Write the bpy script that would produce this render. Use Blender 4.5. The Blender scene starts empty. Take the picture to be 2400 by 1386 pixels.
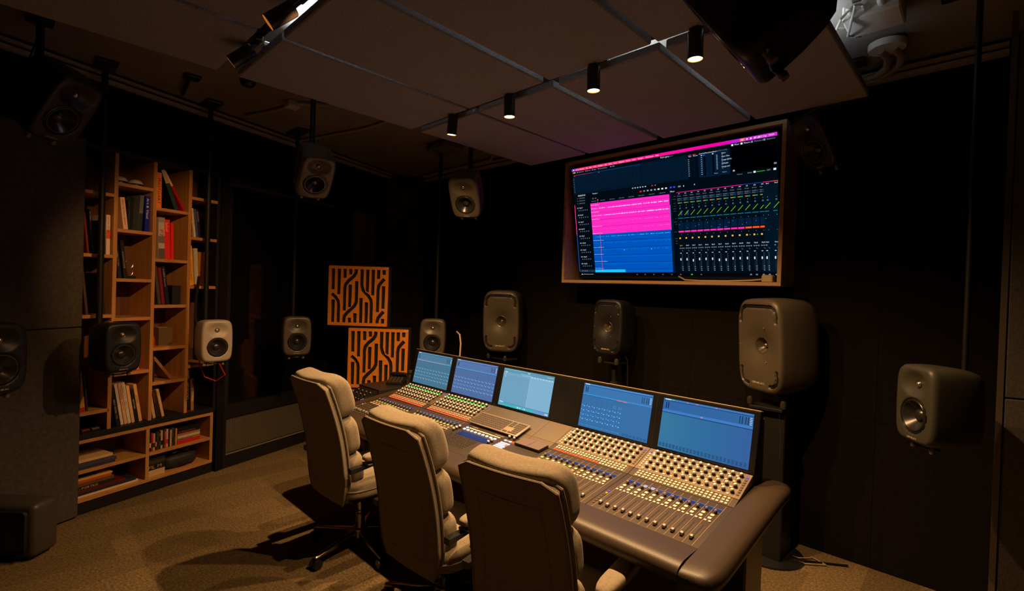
import bpy, bmesh, math, random
from mathutils import Vector, Matrix
R = math.radians
random.seed(7)
scn = bpy.context.scene
COL = scn.collection

# ------------------------------------------------------------------ camera
HC = 1.69
cam = bpy.data.cameras.new('camera'); camo = bpy.data.objects.new('camera', cam); COL.objects.link(camo)
rx, dn, fw = (Vector(v) for v in ((.71673, .69658, .03268), (.03093, .01507, -.99941), (-.69666, .71732, -.01074)))
m = Matrix((rx, -dn, -fw)).transposed().to_4x4(); m.translation = (0, 0, HC)
camo.matrix_world = m
cam.sensor_width = 36; cam.lens = 36 * 1155.6 / 2400; cam.clip_start = .02; cam.clip_end = 60
scn.camera = camo
# ------------------------------------------------------------------ exposure and world
vs = scn.view_settings
scn.display_settings.display_device = 'sRGB'
vs.view_transform = 'Standard'; vs.look = 'None'; vs.gamma = 1; vs.exposure = 0; vs.use_curve_mapping = False
w = bpy.data.worlds.new('night'); scn.world = w; w.use_nodes = True
w.node_tree.nodes['Background'].inputs[0].default_value = (.5, .45, .4, 1)
w.node_tree.nodes['Background'].inputs[1].default_value = .002
try:
    scn.cycles.max_bounces = 8; scn.cycles.diffuse_bounces = 3; scn.cycles.glossy_bounces = 4
    scn.cycles.sample_clamp_indirect = 4; scn.cycles.use_denoising = True
    scn.cycles.caustics_reflective = False; scn.cycles.caustics_refractive = False
except Exception: pass
# ------------------------------------------------------------------ light levels (the lamps themselves are built with their fittings)
WARM = (1, .58, .25); WARMER = (1, .50, .17)
P_DOWN, P_WALL, P_CLOUD = 155, 150, 3.6

# ------------------------------------------------------------------ materials
def lin(c):
    return tuple((x / 12.92 if x <= .04045 else ((x + .055) / 1.055) ** 2.4) for x in (v / 255 for v in c))
MATS = {}
def mat(name, col, rough=.6, metal=0., spec=.5, emis=None, es=1., noise=None, bump=None, coat=0., wood=None, alpha=None, sheen=0.):
    """noise=(scale, amount) varies the colour, bump=(scale, strength) gives fine relief, wood=(second colour, stretch axis)"""
    if name in MATS: return MATS[name]
    M = bpy.data.materials.new(name); M.use_nodes = True; MATS[name] = M
    nt = M.node_tree; b = nt.nodes['Principled BSDF']; I = b.inputs
    I['Base Color'].default_value = (*col, 1); I['Roughness'].default_value = rough; I['Metallic'].default_value = metal
    I['Specular IOR Level'].default_value = spec
    if coat: I['Coat Weight'].default_value = coat
    if sheen: I['Sheen Weight'].default_value = sheen; I['Sheen Roughness'].default_value = .5
    if emis: I['Emission Color'].default_value = (*emis, 1); I['Emission Strength'].default_value = es
    if alpha is not None: I['Alpha'].default_value = alpha
    if noise or bump or wood:
        tc = nt.nodes.new('ShaderNodeTexCoord'); mp = nt.nodes.new('ShaderNodeMapping')
        nt.links.new(tc.outputs['Object'], mp.inputs['Vector'])
    if noise or wood:
        n = nt.nodes.new('ShaderNodeTexNoise'); mx = nt.nodes.new('ShaderNodeMix'); mx.data_type = 'RGBA'
        nt.links.new(mp.outputs[0], n.inputs['Vector']); n.inputs['Detail'].default_value = 6
        if wood:
            sc = [38, 38, 38]; sc[wood[1]] = 1.6; mp.inputs['Scale'].default_value = sc; n.inputs['Scale'].default_value = 1
            A, B = col, wood[0]
        else:
            n.inputs['Scale'].default_value = noise[0]; k = noise[1]
            A, B = tuple(c * (1 - k) for c in col), tuple(min(1, c * (1 + k)) for c in col)
        rp = nt.nodes.new('ShaderNodeMapRange'); rp.inputs[1].default_value = .3; rp.inputs[2].default_value = .7
        nt.links.new(n.outputs['Fac'], rp.inputs[0]); nt.links.new(rp.outputs[0], mx.inputs['Factor'])
        mx.inputs['A'].default_value = (*A, 1); mx.inputs['B'].default_value = (*B, 1)
        nt.links.new(mx.outputs['Result'], I['Base Color'])
    if bump:
        n2 = nt.nodes.new('ShaderNodeTexNoise'); n2.inputs['Scale'].default_value = bump[0]; n2.inputs['Detail'].default_value = 3
        nt.links.new(tc.outputs['Object'], n2.inputs['Vector'])
        bp = nt.nodes.new('ShaderNodeBump'); bp.inputs['Strength'].default_value = bump[1]; bp.inputs['Distance'].default_value = .004
        nt.links.new(n2.outputs['Fac'], bp.inputs['Height']); nt.links.new(bp.outputs[0], I['Normal'])
    return M

def emit_attr(name, k=1.):
    if name in MATS: return MATS[name]
    M = bpy.data.materials.new(name); M.use_nodes = True; MATS[name] = M; nt = M.node_tree
    nt.nodes.remove(nt.nodes['Principled BSDF'])
    a = nt.nodes.new('ShaderNodeAttribute'); a.attribute_name = 'Col'
    e = nt.nodes.new('ShaderNodeEmission'); e.inputs[1].default_value = k
    nt.links.new(a.outputs['Color'], e.inputs[0]); nt.links.new(e.outputs[0], nt.nodes['Material Output'].inputs[0])
    return M
def print_attr(name):
    if name in MATS: return MATS[name]
    M = bpy.data.materials.new(name); M.use_nodes = True; MATS[name] = M; nt = M.node_tree
    a = nt.nodes.new('ShaderNodeAttribute'); a.attribute_name = 'Col'
    nt.links.new(a.outputs['Color'], nt.nodes['Principled BSDF'].inputs['Base Color']); nt.nodes['Principled BSDF'].inputs['Roughness'].default_value = .5
    return M

black = mat('black_paint', (.008, .008, .008), .45)
blackm = mat('black_metal', (.012, .012, .013), .32, spec=.5)
wallm = mat('black_fabric_wall', (.010, .0075, .006), .95, spec=.06, noise=(60, .25), bump=(300, .25))
ceilm = mat('ceiling_plaster', (.25, .225, .205), .9, spec=.1, noise=(3, .08))
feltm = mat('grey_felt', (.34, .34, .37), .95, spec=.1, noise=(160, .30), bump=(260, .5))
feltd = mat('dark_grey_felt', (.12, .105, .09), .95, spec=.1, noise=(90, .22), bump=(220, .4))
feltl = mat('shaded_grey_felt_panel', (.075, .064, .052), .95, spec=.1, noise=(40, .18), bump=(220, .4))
carpet = mat('carpet_pile', (.175, .124, .062), .98, spec=.05, noise=(75, .45), bump=(240, .8))
def plank_carpet():
    nt = carpet.node_tree; b = nt.nodes['Principled BSDF']; old = b.inputs['Base Color'].links[0].from_socket
    tc = nt.nodes.new('ShaderNodeTexCoord'); mp = nt.nodes.new('ShaderNodeMapping'); mp.inputs['Rotation'].default_value = (0, 0, R(90)); nt.links.new(tc.outputs['Object'], mp.inputs['Vector'])
    br = nt.nodes.new('ShaderNodeTexBrick'); br.inputs['Scale'].default_value = 1; br.inputs['Brick Width'].default_value = 1.0; br.inputs['Row Height'].default_value = .25; br.inputs['Mortar Size'].default_value = .0
    br.inputs['Color1'].default_value = (.78, .78, .78, 1); br.inputs['Color2'].default_value = (1.16, 1.14, 1.10, 1); nt.links.new(mp.outputs[0], br.inputs['Vector'])
    mx = nt.nodes.new('ShaderNodeMix'); mx.data_type = 'RGBA'; mx.blend_type = 'MULTIPLY'; mx.inputs['Factor'].default_value = 1
    nt.links.new(old, mx.inputs['A']); nt.links.new(br.outputs['Color'], mx.inputs['B']); nt.links.new(mx.outputs['Result'], b.inputs['Base Color'])
plank_carpet()
oakz = mat('oak_upright', (.54, .26, .075), .5, wood=((.38, .17, .045), 2))
oaky = mat('oak_shelf', (.54, .26, .075), .5, wood=((.40, .18, .05), 1))
oakx = mat('oak_frame_board', (.52, .32, .15), .5, wood=((.40, .23, .10), 0))
oakdark = mat('walnut_back_board', (.16, .06, .025), .55, wood=((.10, .035, .015), 2))
orangew = mat('orange_stained_plywood', (.95, .32, .03), .42, wood=((.82, .25, .02), 2))
doorw = mat('pale_door_veneer', (.16, .10, .05), .5, wood=((.11, .065, .03), 2))
fabric = mat('beige_linen', (.30, .245, .175), .95, spec=.1, noise=(110, .16), bump=(420, .55), sheen=.15)
fabricd = mat('beige_linen_piping', (.25, .205, .145), .95, spec=.1, noise=(110, .12))
chrome = mat('chrome', (.62, .58, .52), .12, metal=1)
steel = mat('brushed_steel', (.45, .43, .40), .3, metal=1)
deskb = mat('console_grey_metal', (.12, .096, .072), .47, metal=.85, spec=.5)
deskt = mat('console_gloss_plate', (.235, .185, .13), .47, metal=.85, spec=.5)  # same dark metal, lamp gloss on the upper plates painted in as lighter tan
leather = mat('console_leather_armrest', (.050, .034, .022), .42, spec=.5, bump=(320, .12))
bezel = mat('screen_bezel_black', (.008, .008, .009), .25, spec=.5)
knobm = mat('knob_black_rubber', (.02, .017, .015), .5)
knobt = mat('knob_silver_cap', (.85, .83, .78), .25, metal=.15)
btn = mat('translucent_button', (.78, .70, .58), .35, spec=.6)
line = mat('engraved_gold_line', (.62, .44, .24), .4)
slotm = mat('fader_slot', (.003, .003, .003), .6)
def glow(n, c, k): return mat(n, tuple(.25 * q for q in c), .4, emis=c, es=k)
g_green = glow('lit_green', (.03, .9, .08), 1.0); g_greens = mat('faint_green_button', (.42, .62, .26), .35, emis=(.2, .55, .1), es=.12)
g_red = mat('lit_red', (.35, .03, .015), .4, emis=(1, .075, .02), es=1.5); g_rose = mat('rosy_button', (.80, .42, .28), .35, emis=(1, .25, .1), es=.12); g_pink = mat('faint_red_button', (.75, .33, .22), .35, emis=(.8, .2, .1), es=.15)
g_blue = glow('lit_blue', (.12, .10, .9), .8); g_amber = glow('lit_amber', (1, .45, .02), .9); g_white = glow('lit_white', (.85, .85, 1), .95)
lcd = mat('blue_display_strip', (.01, .015, .05), .15, emis=(.008, .025, .16), es=.6)
spk = mat('speaker_dark_aluminium', (.082, .065, .044), .42, spec=.5)
spkl = mat('speaker_silver_aluminium', (.36, .31, .26), .42, spec=.5)
spkb = mat('speaker_black_aluminium', (.012, .011, .010), .42, spec=.38)
cone = mat('woofer_cone', (.02, .018, .016), .28, spec=.6)
tweet = mat('tweeter_dome', (.55, .50, .44), .18, metal=.9)
copper = mat('coaxial_cone', (.13, .105, .075), .28, metal=.6)
whitep = mat('white_plastic', (.68, .65, .60), .45)
pipem = mat('grey_trunking', (.40, .33, .25), .5)
glass = mat('dark_window_glass', (.004, .004, .005), .08, spec=.5)

# ------------------------------------------------------------------ mesh builder
class MB:
    def __init__(s): s.v = []; s.f = []; s.mi = []; s.sm = []; s.cur = 0; s.col = []
    def add(s, vs_, fs, smooth=False, mi=None, T=None):
        n = len(s.v)
        if T is not None: vs_ = [T @ Vector(p) for p in vs_]
        s.v += [tuple(p) for p in vs_]
        for f in fs: s.f.append(tuple(i + n for i in f)); s.mi.append(s.cur if mi is None else mi); s.sm.append(smooth)
        return s
    def box(s, x0, y0, z0, x1, y1, z1, T=None, mi=None):
        v = [(x, y, z) for z in (z0, z1) for y in (y0, y1) for x in (x0, x1)]
        return s.add(v, [(0, 2, 3, 1), (4, 5, 7, 6), (0, 1, 5, 4), (2, 6, 7, 3), (0, 4, 6, 2), (1, 3, 7, 5)], T=T, mi=mi)
    def bbox(s, x0, y0, z0, x1, y1, z1, b=.005, T=None, seg=1, mi=None):
        bm = bmesh.new(); bmesh.ops.create_cube(bm, size=1)
        for v in bm.verts: v.co = ((x0 + x1) / 2 + v.co.x * (x1 - x0), (y0 + y1) / 2 + v.co.y * (y1 - y0), (z0 + z1) / 2 + v.co.z * (z1 - z0))
        bmesh.ops.bevel(bm, geom=bm.edges[:], offset=b, segments=seg, affect='EDGES', profile=.5)
        bm.verts.index_update(); v = [p.co[:] for p in bm.verts]; f = [[q.index for q in p.verts] for p in bm.faces]; bm.free()
        return s.add(v, f, smooth=seg > 1, T=T, mi=mi)
    def loft(s, rings, close=True, cap0=True, cap1=True, smooth=True, T=None, mi=None):
        n = len(rings[0]); v = [p for r in rings for p in r]; f = []
        for i in range(len(rings) - 1):
            for j in range(n if close else n - 1):
                k = (j + 1) % n; f.append((i * n + j, i * n + k, (i + 1) * n + k, (i + 1) * n + j))
        if cap0: f.append(tuple(range(n - 1, -1, -1)))
        if cap1: f.append(tuple((len(rings) - 1) * n + j for j in range(n)))
        return s.add(v, f, smooth=smooth, T=T, mi=mi)
    def lathe(s, prof, n=24, T=None, smooth=True, cap0=False, cap1=False, mi=None):   # prof: (radius, height along z)
        return s.loft([[(r * math.cos(2 * math.pi * j / n), r * math.sin(2 * math.pi * j / n), z) for j in range(n)] for r, z in prof], T=T, smooth=smooth, cap0=cap0, cap1=cap1, mi=mi)
    def cyl(s, a, b, r, r2=None, n=16, mi=None):
        a, b = Vector(a), Vector(b); r2 = r if r2 is None else r2; q = (b - a).normalized().to_track_quat('Z', 'Y'); L = (b - a).length
        T = Matrix.Translation(a) @ q.to_matrix().to_4x4()
        return s.loft([[(k * math.cos(2 * math.pi * j / n), k * math.sin(2 * math.pi * j / n), z) for j in range(n)] for k, z in ((r, 0), (r2, L))], T=T, mi=mi)
    def tube(s, pts, r, n=8, mi=None, flat=1.):
        pts = [Vector(p) for p in pts]; rings = []; up = None
        for i, p in enumerate(pts):
            t = (pts[min(i + 1, len(pts) - 1)] - pts[max(i - 1, 0)]).normalized()
            if up is None: up = Vector((0, 0, 1)) if abs(t.z) < .9 else Vector((1, 0, 0))
            x = t.cross(up).normalized(); up = x.cross(t).normalized()
            rr = r[i] if isinstance(r, (list, tuple)) else r
            rings.append([tuple(p + x * rr * math.cos(2 * math.pi * j / n) + up * rr * flat * math.sin(2 * math.pi * j / n)) for j in range(n)])
        return s.loft(rings, mi=mi)
    def pillow(s, c, h, e=5., n=8, f=None, T=None, mi=None):      # superellipsoid cushion, centre c, half sizes h
        idx = {}; vs_ = []; fs = []
        def V(a):
            k = tuple(round(q, 4) for q in a)
            if k not in idx:
                d = sum(abs(q) ** e for q in a) ** (1 / e); p = [c[i] + h[i] * a[i] / d for i in range(3)]
                idx[k] = len(vs_); vs_.append(f(p) if f else p)
            return idx[k]
        g = [math.tan((i / n * 2 - 1) * math.pi / 4) for i in range(n + 1)]
        for ax in range(3):
            for sg in (-1, 1):
                for i in range(n):
                    for j in range(n):
                        q = []
                        for u, w_ in ((g[i], g[j]), (g[i + 1], g[j]), (g[i + 1], g[j + 1]), (g[i], g[j + 1])):
                            a = [0, 0, 0]; a[ax] = sg; a[(ax + 1) % 3] = u; a[(ax + 2) % 3] = w_; q.append(V(a))
                        fs.append(tuple(q if sg > 0 else q[::-1]))
        return s.add(vs_, fs, smooth=True, T=T, mi=mi)
    def build(s, name, mats, parent=None, world=None, angle=40, kind=None, link=True):
        if world is None: world = False
        me = bpy.data.meshes.new(name)
        vv = s.v
        if world:
            o = Vector(parent.location) if world is True else Vector(world); vv = [tuple(Vector(p) - o) for p in s.v]
        me.from_pydata(vv, [], s.f)
        for q in (mats if isinstance(mats, (list, tuple)) else [mats]): me.materials.append(q)
        me.polygons.foreach_set('material_index', s.mi); me.polygons.foreach_set('use_smooth', s.sm)
        if any(s.sm):
            try: me.set_sharp_from_angle(angle=R(angle))
            except Exception: pass
        me.update()
        ob = bpy.data.objects.new(name, me)
        if link: COL.objects.link(ob)
        if parent: ob.parent = parent
        if kind: ob['kind'] = kind
        return ob
def fix_normals(ob):
    bm = bmesh.new(); bm.from_mesh(ob.data); bmesh.ops.recalc_face_normals(bm, faces=bm.faces); bm.to_mesh(ob.data); bm.free(); return ob
def tag(o, label, cat, group=None, kind=None):
    o['label'] = label; o['category'] = cat
    if group: o['group'] = group
    if kind: o['kind'] = kind
    return o
def thing(name, label, cat, loc=(0, 0, 0), M=None, group=None):
    o = bpy.data.objects.new(name, None); COL.objects.link(o); o.empty_display_size = .1
    if M is not None: o.matrix_world = M
    else: o.location = loc
    return tag(o, label, cat, group)
def struct(o): o['kind'] = 'structure'; return o
def inst(me, name, parent, M):
    o = bpy.data.objects.new(name, me); COL.objects.link(o); o.parent = parent; o.matrix_local = M; return o

# ------------------------------------------------------------------ flat print: lettering and screen pictures as coloured faces
GL = {}
def make_glyphs():
    chars = 'ABCDEFGHIJKLMNOPQRSTUVWXYZabcdefghijklmnopqrstuvwxyz0123456789&:.,-/()+'
    obs = []
    for ch in chars:
        cu = bpy.data.curves.new('g', 'FONT'); cu.body = ch; cu.size = 1; cu.resolution_u = 2; cu.fill_mode = 'FRONT'
        o = bpy.data.objects.new('g', cu); COL.objects.link(o); obs.append((ch, o, cu))
    dg = bpy.context.evaluated_depsgraph_get()
    for ch, o, cu in obs:
        ev = o.evaluated_get(dg); me = ev.to_mesh()
        v = [(p.co.x, p.co.y) for p in me.vertices]; f = [tuple(p.vertices) for p in me.polygons]
        x0 = min(p[0] for p in v); x1 = max(p[0] for p in v)
        GL[ch] = ([(a - x0, b) for a, b in v], f, x1 - x0); ev.to_mesh_clear()
    for ch, o, cu in obs: bpy.data.objects.remove(o); bpy.data.curves.remove(cu)
make_glyphs()
class Art:
    """flat picture on a plane: origin o, unit vectors ux (right) and uy (up); each added element lies a hair above the last layer"""
    def __init__(s, o, ux, uy, lift=.00025): s.o, s.ux, s.uy = Vector(o), Vector(ux), Vector(uy); s.n = s.ux.cross(s.uy).normalized(); s.v = []; s.f = []; s.c = []; s.L = 0; s.lift = lift
    def raw(s, pts, faces, col, layer=0):
        n = len(s.v); c = lin(col)
        s.v += [tuple(s.o + s.ux * x + s.uy * y + s.n * (s.lift * layer)) for x, y in pts]
        for f in faces: s.f.append(tuple(i + n for i in f)); s.c.append(c)
    def rect(s, x0, y0, x1, y1, col, layer=1): s.raw([(x0, y0), (x1, y0), (x1, y1), (x0, y1)], [(0, 1, 2, 3)], col, layer)
    def poly(s, pts, col, layer=2): s.raw(pts, [tuple(range(len(pts)))], col, layer)
    def seg(s, a, b, w, col, layer=3):
        d = Vector((b[0] - a[0], b[1] - a[1])).normalized(); q = (-d.y * w / 2, d.x * w / 2)
        s.raw([(a[0] - q[0], a[1] - q[1]), (b[0] - q[0], b[1] - q[1]), (b[0] + q[0], b[1] + q[1]), (a[0] + q[0], a[1] + q[1])], [(0, 1, 2, 3)], col, layer)
    def text(s, t, x, y, h, col, layer=3, sx=1., right=False, centre=False):
        k = h / .72; W = 0
        for ch in t: W += .30 if ch not in GL else GL[ch][2] + .09
        if right: x -= W * k * sx
        if centre: x -= W * k * sx / 2
        for ch in t:
            if ch not in GL: x += .30 * k * sx; continue
            v, f, wd = GL[ch]; s.raw([(x + a * k * sx, y + b * k) for a, b in v], f, col, layer); x += (wd + .09) * k * sx
        return x
    def build(s, name, material, parent, world=False):
        me = bpy.data.meshes.new(name); vv = s.v
        if world: vv = [tuple(Vector(p) - parent.location) for p in s.v]
        me.from_pydata(vv, [], s.f); me.materials.append(material)
        at = me.attributes.new('Col', 'FLOAT_COLOR', 'CORNER'); d = []
        for f, c in zip(s.f, s.c): d += [*c, 1.] * len(f)
        at.data.foreach_set('color', d)
        ob = bpy.data.objects.new(name, me); COL.objects.link(ob); ob.parent = parent; return ob
screen_m = emit_attr('lit_screen'); print_m = print_attr('printed_ink')
# ================================================================== room shell
def slab(name, *a, m_=None): return struct(MB().box(*a).build(name, m_))
slab('floor', -7, -2.2, -.05, 1.5, 4.1, 0, m_=carpet)
slab('ceiling', -7, -2.2, 3.16, 1.5, 4.1, 3.24, m_=ceilm)
wf = slab('wall_front', -7, 3.87, 0, 1.5, 3.97, 3.16, m_=wallm)
slab('wall_back', -7, -2.2, 0, 1.5, -2.1, 3.16, m_=wallm)
slab('wall_right', 1.3, -2.2, 0, 1.4, 4.1, 3.16, m_=wallm)
xs = [-5.36, -4.15, -2.93, -1.715, -.5, .04]
for a, b in zip(xs, xs[1:]):
    for z0, z1 in ((.004, .93), (.9315, 3.1)):
        MB().bbox(a + .0008, 3.85, z0, b - .0008, 3.869, z1, .0012).build('panel', wallm, wf)
# left wall: local frame (s along the wall away from the camera, y into the wall, z up)
ds, nn = Vector((-.33051, .94380, 0)), Vector((.94380, .33051, 0)); PL0 = Vector((-5.018, 1.709, 0))
TL = Matrix((ds, -nn, Vector((0, 0, 1)))).transposed().to_4x4(); TL.translation = PL0
def LP(s, y, z): return TL @ Vector((s, y, z))
wl = struct(MB().box(-4.6, .34, 0, 2.6, .44, 3.16, T=TL).build('wall_left', wallm))
MB().box(-1.95, 0, 2.628, 1.83, .335, 3.1, T=TL).build('panel', wallm, wl)            # dark fascia over bookcase and window
MB().box(-.418, -.012, 0, -.345, .335, 2.624, T=TL).build('panel', wallm, wl)
MB().box(.90, 0, 0, 1.205, .335, 2.624, T=TL).build('panel', wallm, wl)
MB().box(1.665, 0, 0, 1.83, .335, 2.624, T=TL).build('panel', mat('blue_black_curtain', (.012, .018, .028), .9), wl)
# corner panel between left and front wall
c0, c1 = LP(1.78, 0, 0), Vector((-5.355, 3.852, 0)); u = (c1 - c0).normalized()
Tc = Matrix((u, Vector((-u.y, u.x, 0)), Vector((0, 0, 1)))).transposed().to_4x4(); Tc.translation = c0
t_ = MB().bbox(0, 0, 0, (c1 - c0).length, .05, 3.06, .006, T=Tc).build('acoustic_panel', mat('brown_black_felt', (.035, .025, .018), .95, spec=.1, noise=(60, .2)))
tag(t_, 'tall dark brown felt panel standing across the far corner behind the lattice panels', 'panel')
# window in the left wall: black frame, dark pane
wn = struct(MB().box(-.345, .02, .50, .90, .12, .56, T=TL).box(-.345, .02, 2.55, .90, .12, 2.624, T=TL).box(-.345, .02, .56, -.29, .12, 2.55, T=TL).box(.85, .02, .56, .90, .12, 2.55, T=TL).build('window_1', black))
MB().box(-.29, .085, .56, .85, .095, 2.55, T=TL).build('pane', glass, wn)
MB().box(-.345, -.006, 2.545, .905, .02, 2.575, T=TL).build('window_frame', mat('dim_trim', (.05, .035, .022), .5), wn)
MB().box(.885, -.004, .5, .905, .02, 2.545, T=TL).build('window_frame', black, wn)
# door leaf with pale veneer
dr = struct(MB().box(1.215, .05, .01, 1.655, .10, 2.575, T=TL).build('door_1', doorw))
MB().box(1.205, .02, .01, 1.215, .12, 2.59, T=TL).build('door_frame', black, dr)
hd = MB(); hd.cyl(LP(1.28, .05, 1.05), LP(1.28, .0, 1.05), .01); hd.cyl(LP(1.28, .0, 1.05), LP(1.40, .0, 1.05), .009); hd.build('door_handle', steel, dr)
# heater cover under the window: black frame, perforated mesh with fins behind
gr = thing('radiator_cover', 'low black framed perforated metal grille under the dark window', 'radiator', LP(.28, 0, 0))
g = MB(); g.box(-.345, -.01, 0, .90, .05, .118, T=TL); g.box(-.345, -.01, .45, .90, .3, .50, T=TL); g.box(-.345, -.01, .118, -.32, .05, .45, T=TL); g.box(.86, -.01, .118, .90, .05, .45, T=TL)
g.build('frame', black, gr, True)
MB().box(-.32, -.014, .118, .86, -.004, .128, T=TL).build('sill', mat('worn_edge', (.22, .17, .11), .4), gr, True)
def mesh_mat():
    M = mat('perforated_mesh', (.13, .105, .075), .5, metal=.3); nt = M.node_tree; b = nt.nodes['Principled BSDF']
    tc = nt.nodes.new('ShaderNodeTexCoord'); v = nt.nodes.new('ShaderNodeTexVoronoi'); v.inputs['Scale'].default_value = 130; v.inputs['Randomness'].default_value = 0
    nt.links.new(tc.outputs['Object'], v.inputs['Vector'])
    r = nt.nodes.new('ShaderNodeMath'); r.operation = 'GREATER_THAN'; r.inputs[1].default_value = .30; nt.links.new(v.outputs['Distance'], r.inputs[0])
    nt.links.new(r.outputs[0], b.inputs['Alpha']); return M
MB().box(-.32, .012, .128, .86, .0135, .45, T=TL).build('mesh_panel', mesh_mat(), gr, True)
fins = MB()
for k in range(30): x = -.31 + k * .039; fins.lathe([(.013, 0), (.013, .29)], 8, T=TL @ Matrix.Translation((x, .05, .14)))
fins.build('radiator_fins', mat('radiator_fin', (.25, .20, .14), .45), gr, True, kind='stuff')
# grey felt wall panels at the left edge, set at an angle
A = Vector((-4.521, .382, 0)); ux = Vector((-.472, .882, 0)); Tp = Matrix((ux, Vector((-.882, -.472, 0)), Vector((0, 0, 1)))).transposed().to_4x4(); Tp.translation = A
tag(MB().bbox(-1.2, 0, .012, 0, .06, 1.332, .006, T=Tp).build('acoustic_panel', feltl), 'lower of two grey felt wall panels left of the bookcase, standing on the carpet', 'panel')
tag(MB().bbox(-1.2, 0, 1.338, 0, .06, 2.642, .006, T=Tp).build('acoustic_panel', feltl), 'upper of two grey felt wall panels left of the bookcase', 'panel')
# right corner: post and angled panels
ur = Vector((.95, .312, 0)); Tr = Matrix((ur, Vector((-.312, .95, 0)), Vector((0, 0, 1)))).transposed().to_4x4(); Tr.translation = Vector((.062, 3.34, 0))
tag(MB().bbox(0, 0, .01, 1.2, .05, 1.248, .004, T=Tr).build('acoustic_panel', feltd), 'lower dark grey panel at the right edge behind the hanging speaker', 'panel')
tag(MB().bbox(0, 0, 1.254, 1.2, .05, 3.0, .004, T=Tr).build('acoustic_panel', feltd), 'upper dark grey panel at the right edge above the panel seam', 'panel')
struct(MB().box(.033, 3.335, 0, .056, 3.40, 3.1).build('trim_1', mat('brown_post', (.075, .055, .035), .5)))
# cable trunking along the top of the walls, pipes and boxes on the ceiling
tr = MB(); tr.box(-1.95, -.035, 3.072, 1.83, 0, 3.10, T=TL); tr.box(-1.95, -.05, 3.118, 1.83, .05, 3.135, T=TL)
tr.box(-5.36, 3.80, 3.075, .03, 3.85, 3.10); tr.box(-5.36, 3.78, 3.115, .03, 3.83, 3.132)
struct(tr.build('trim_2', pipem))
def pipe(name, label, pts, r, m_, cat='pipe', n=8): return tag(MB().tube(pts, r, n).build(name, m_), label, cat)
pipe('conduit_pipe', 'thin conduit crossing the ceiling from the trunking to the angled speaker bracket', [(-4.75, 1.45, 3.14), (-4.4, 1.56, 3.14), (-4.05, 1.63, 3.14), (-3.9, 1.8, 3.14)], .012, pipem)
pipe('conduit_pipe', 'second conduit on the ceiling behind the tilted silver speaker', [(-5.3, 1.95, 3.14), (-5.0, 2.1, 3.14), (-4.2, 2.3, 3.14), (-3.7, 2.34, 3.14)], .011, pipem)
pipe('conduit_pipe', 'conduit bending along the ceiling above the front wall left of the screen', [(-5.3, 3.74, 3.12), (-4.3, 3.74, 3.12), (-4.0, 3.72, 3.12), (-3.85, 3.6, 3.13), (-3.8, 3.3, 3.14)], .016, pipem)
bx = thing('junction_box', 'small pale junction box on the ceiling beside the crossing conduit', 'box', (-4.1, 1.60, 3.16))
MB().bbox(-.05, -.05, -.05, .05, .05, 0, .006).build('box', pipem, bx); MB().bbox(-.045, -.045, -.056, .045, .045, -.05, .003).build('cover', whitep, bx)
bx = thing('projector', 'flat dark box hanging under the ceiling near the far corner lamp', 'projector', (-4.0, 3.08, 3.16))
MB().bbox(-.17, -.12, -.09, .17, .12, -.03, .012).build('body', feltd, bx); MB().bbox(-.05, -.05, -.03, .05, .05, 0, .004).build('bracket', blackm, bx)
lc = MB(); lc.lathe([(.028, 0), (.026, .006), (.02, .008)], 16, T=Matrix.Translation((-.12, -.121, -.06)) @ Matrix.Rotation(R(90), 4, 'X'), cap1=True); lc.build('lens', glass, bx)
sd = thing('smoke_detector', 'round dark smoke detector on the ceiling by the front left cloud corner', 'detector', (-3.95, 1.22, 3.16))
MB().lathe([(.05, 0), (.05, -.02), (.042, -.035), (.02, -.045), (0, -.045)], 24).build('housing', blackm, sd); MB().lathe([(.056, 0), (.056, -.008), (.05, -.008)], 24).build('base', feltd, sd)
arm = thing('ceiling_bracket', 'black swing arm bracket lying flat under the ceiling left of the cloud panels', 'bracket', (-4.35, .92, 3.15))
MB().cyl((-.20, .02, -.02), (.17, -.02, -.02), .014).build('arm', blackm, arm); MB().bbox(.12, -.05, -.01, .22, .05, .01, .003).build('plate', blackm, arm)
# right side of the ceiling: mounting plate, junction box, disc with two tubes
jb = thing('junction_box', 'white cable box under the ceiling at the right edge of the cloud panels', 'box', (-.50, 2.98, 3.16))
MB().bbox(-.07, -.13, -.10, .16, .08, -.02, .008).build('box', whitep, jb)
for k in range(3):
    MB().lathe([(.018, 0), (.018, .03), (.013, .035), (.013, .06)], 12, T=Matrix.Translation((-.03 + k * .06, -.13, -.06)) @ Matrix.Rotation(R(90), 4, 'X'), cap0=True, cap1=True).build('cable_gland', whitep, jb)
MB().bbox(-.02, -.05, -.02, .08, .03, 0, .003).build('bracket', steel, jb)
for k, (l, pts) in enumerate((('looped white cable hanging from the white cable box at upper right', [(-.53, 2.82, 3.1), (-.56, 2.79, 3.05), (-.60, 2.90, 3.06), (-.60, 3.02, 3.11), (-.58, 3.1, 3.14)]), ('straight white cable dropping behind the white cable box', [(-.47, 2.82, 3.1), (-.50, 2.76, 3.08), (-.56, 2.95, 3.03), (-.55, 3.2, 3.12)]))):
    pipe('cable', l, pts, .006, whitep, 'cable')
dc = thing('ceiling_vent', 'pale round disc vent with two bent tubes at upper right by the speaker pole', 'vent', (-.46, 3.42, 3.16))
MB().lathe([(0, -.055), (.085, -.055), (.09, -.045), (.09, -.02), (.03, -.015), (.03, 0)], 28).build('disc', whitep, dc)
for k in (-.03, .03): MB().tube([(k, .0, -.05), (k + .02, .12, -.06), (k, .24, -.065), (k - .06, .34, -.06), (k - .14, .385, -.055)], .02, 12).build('tube', pipem, dc)

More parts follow.
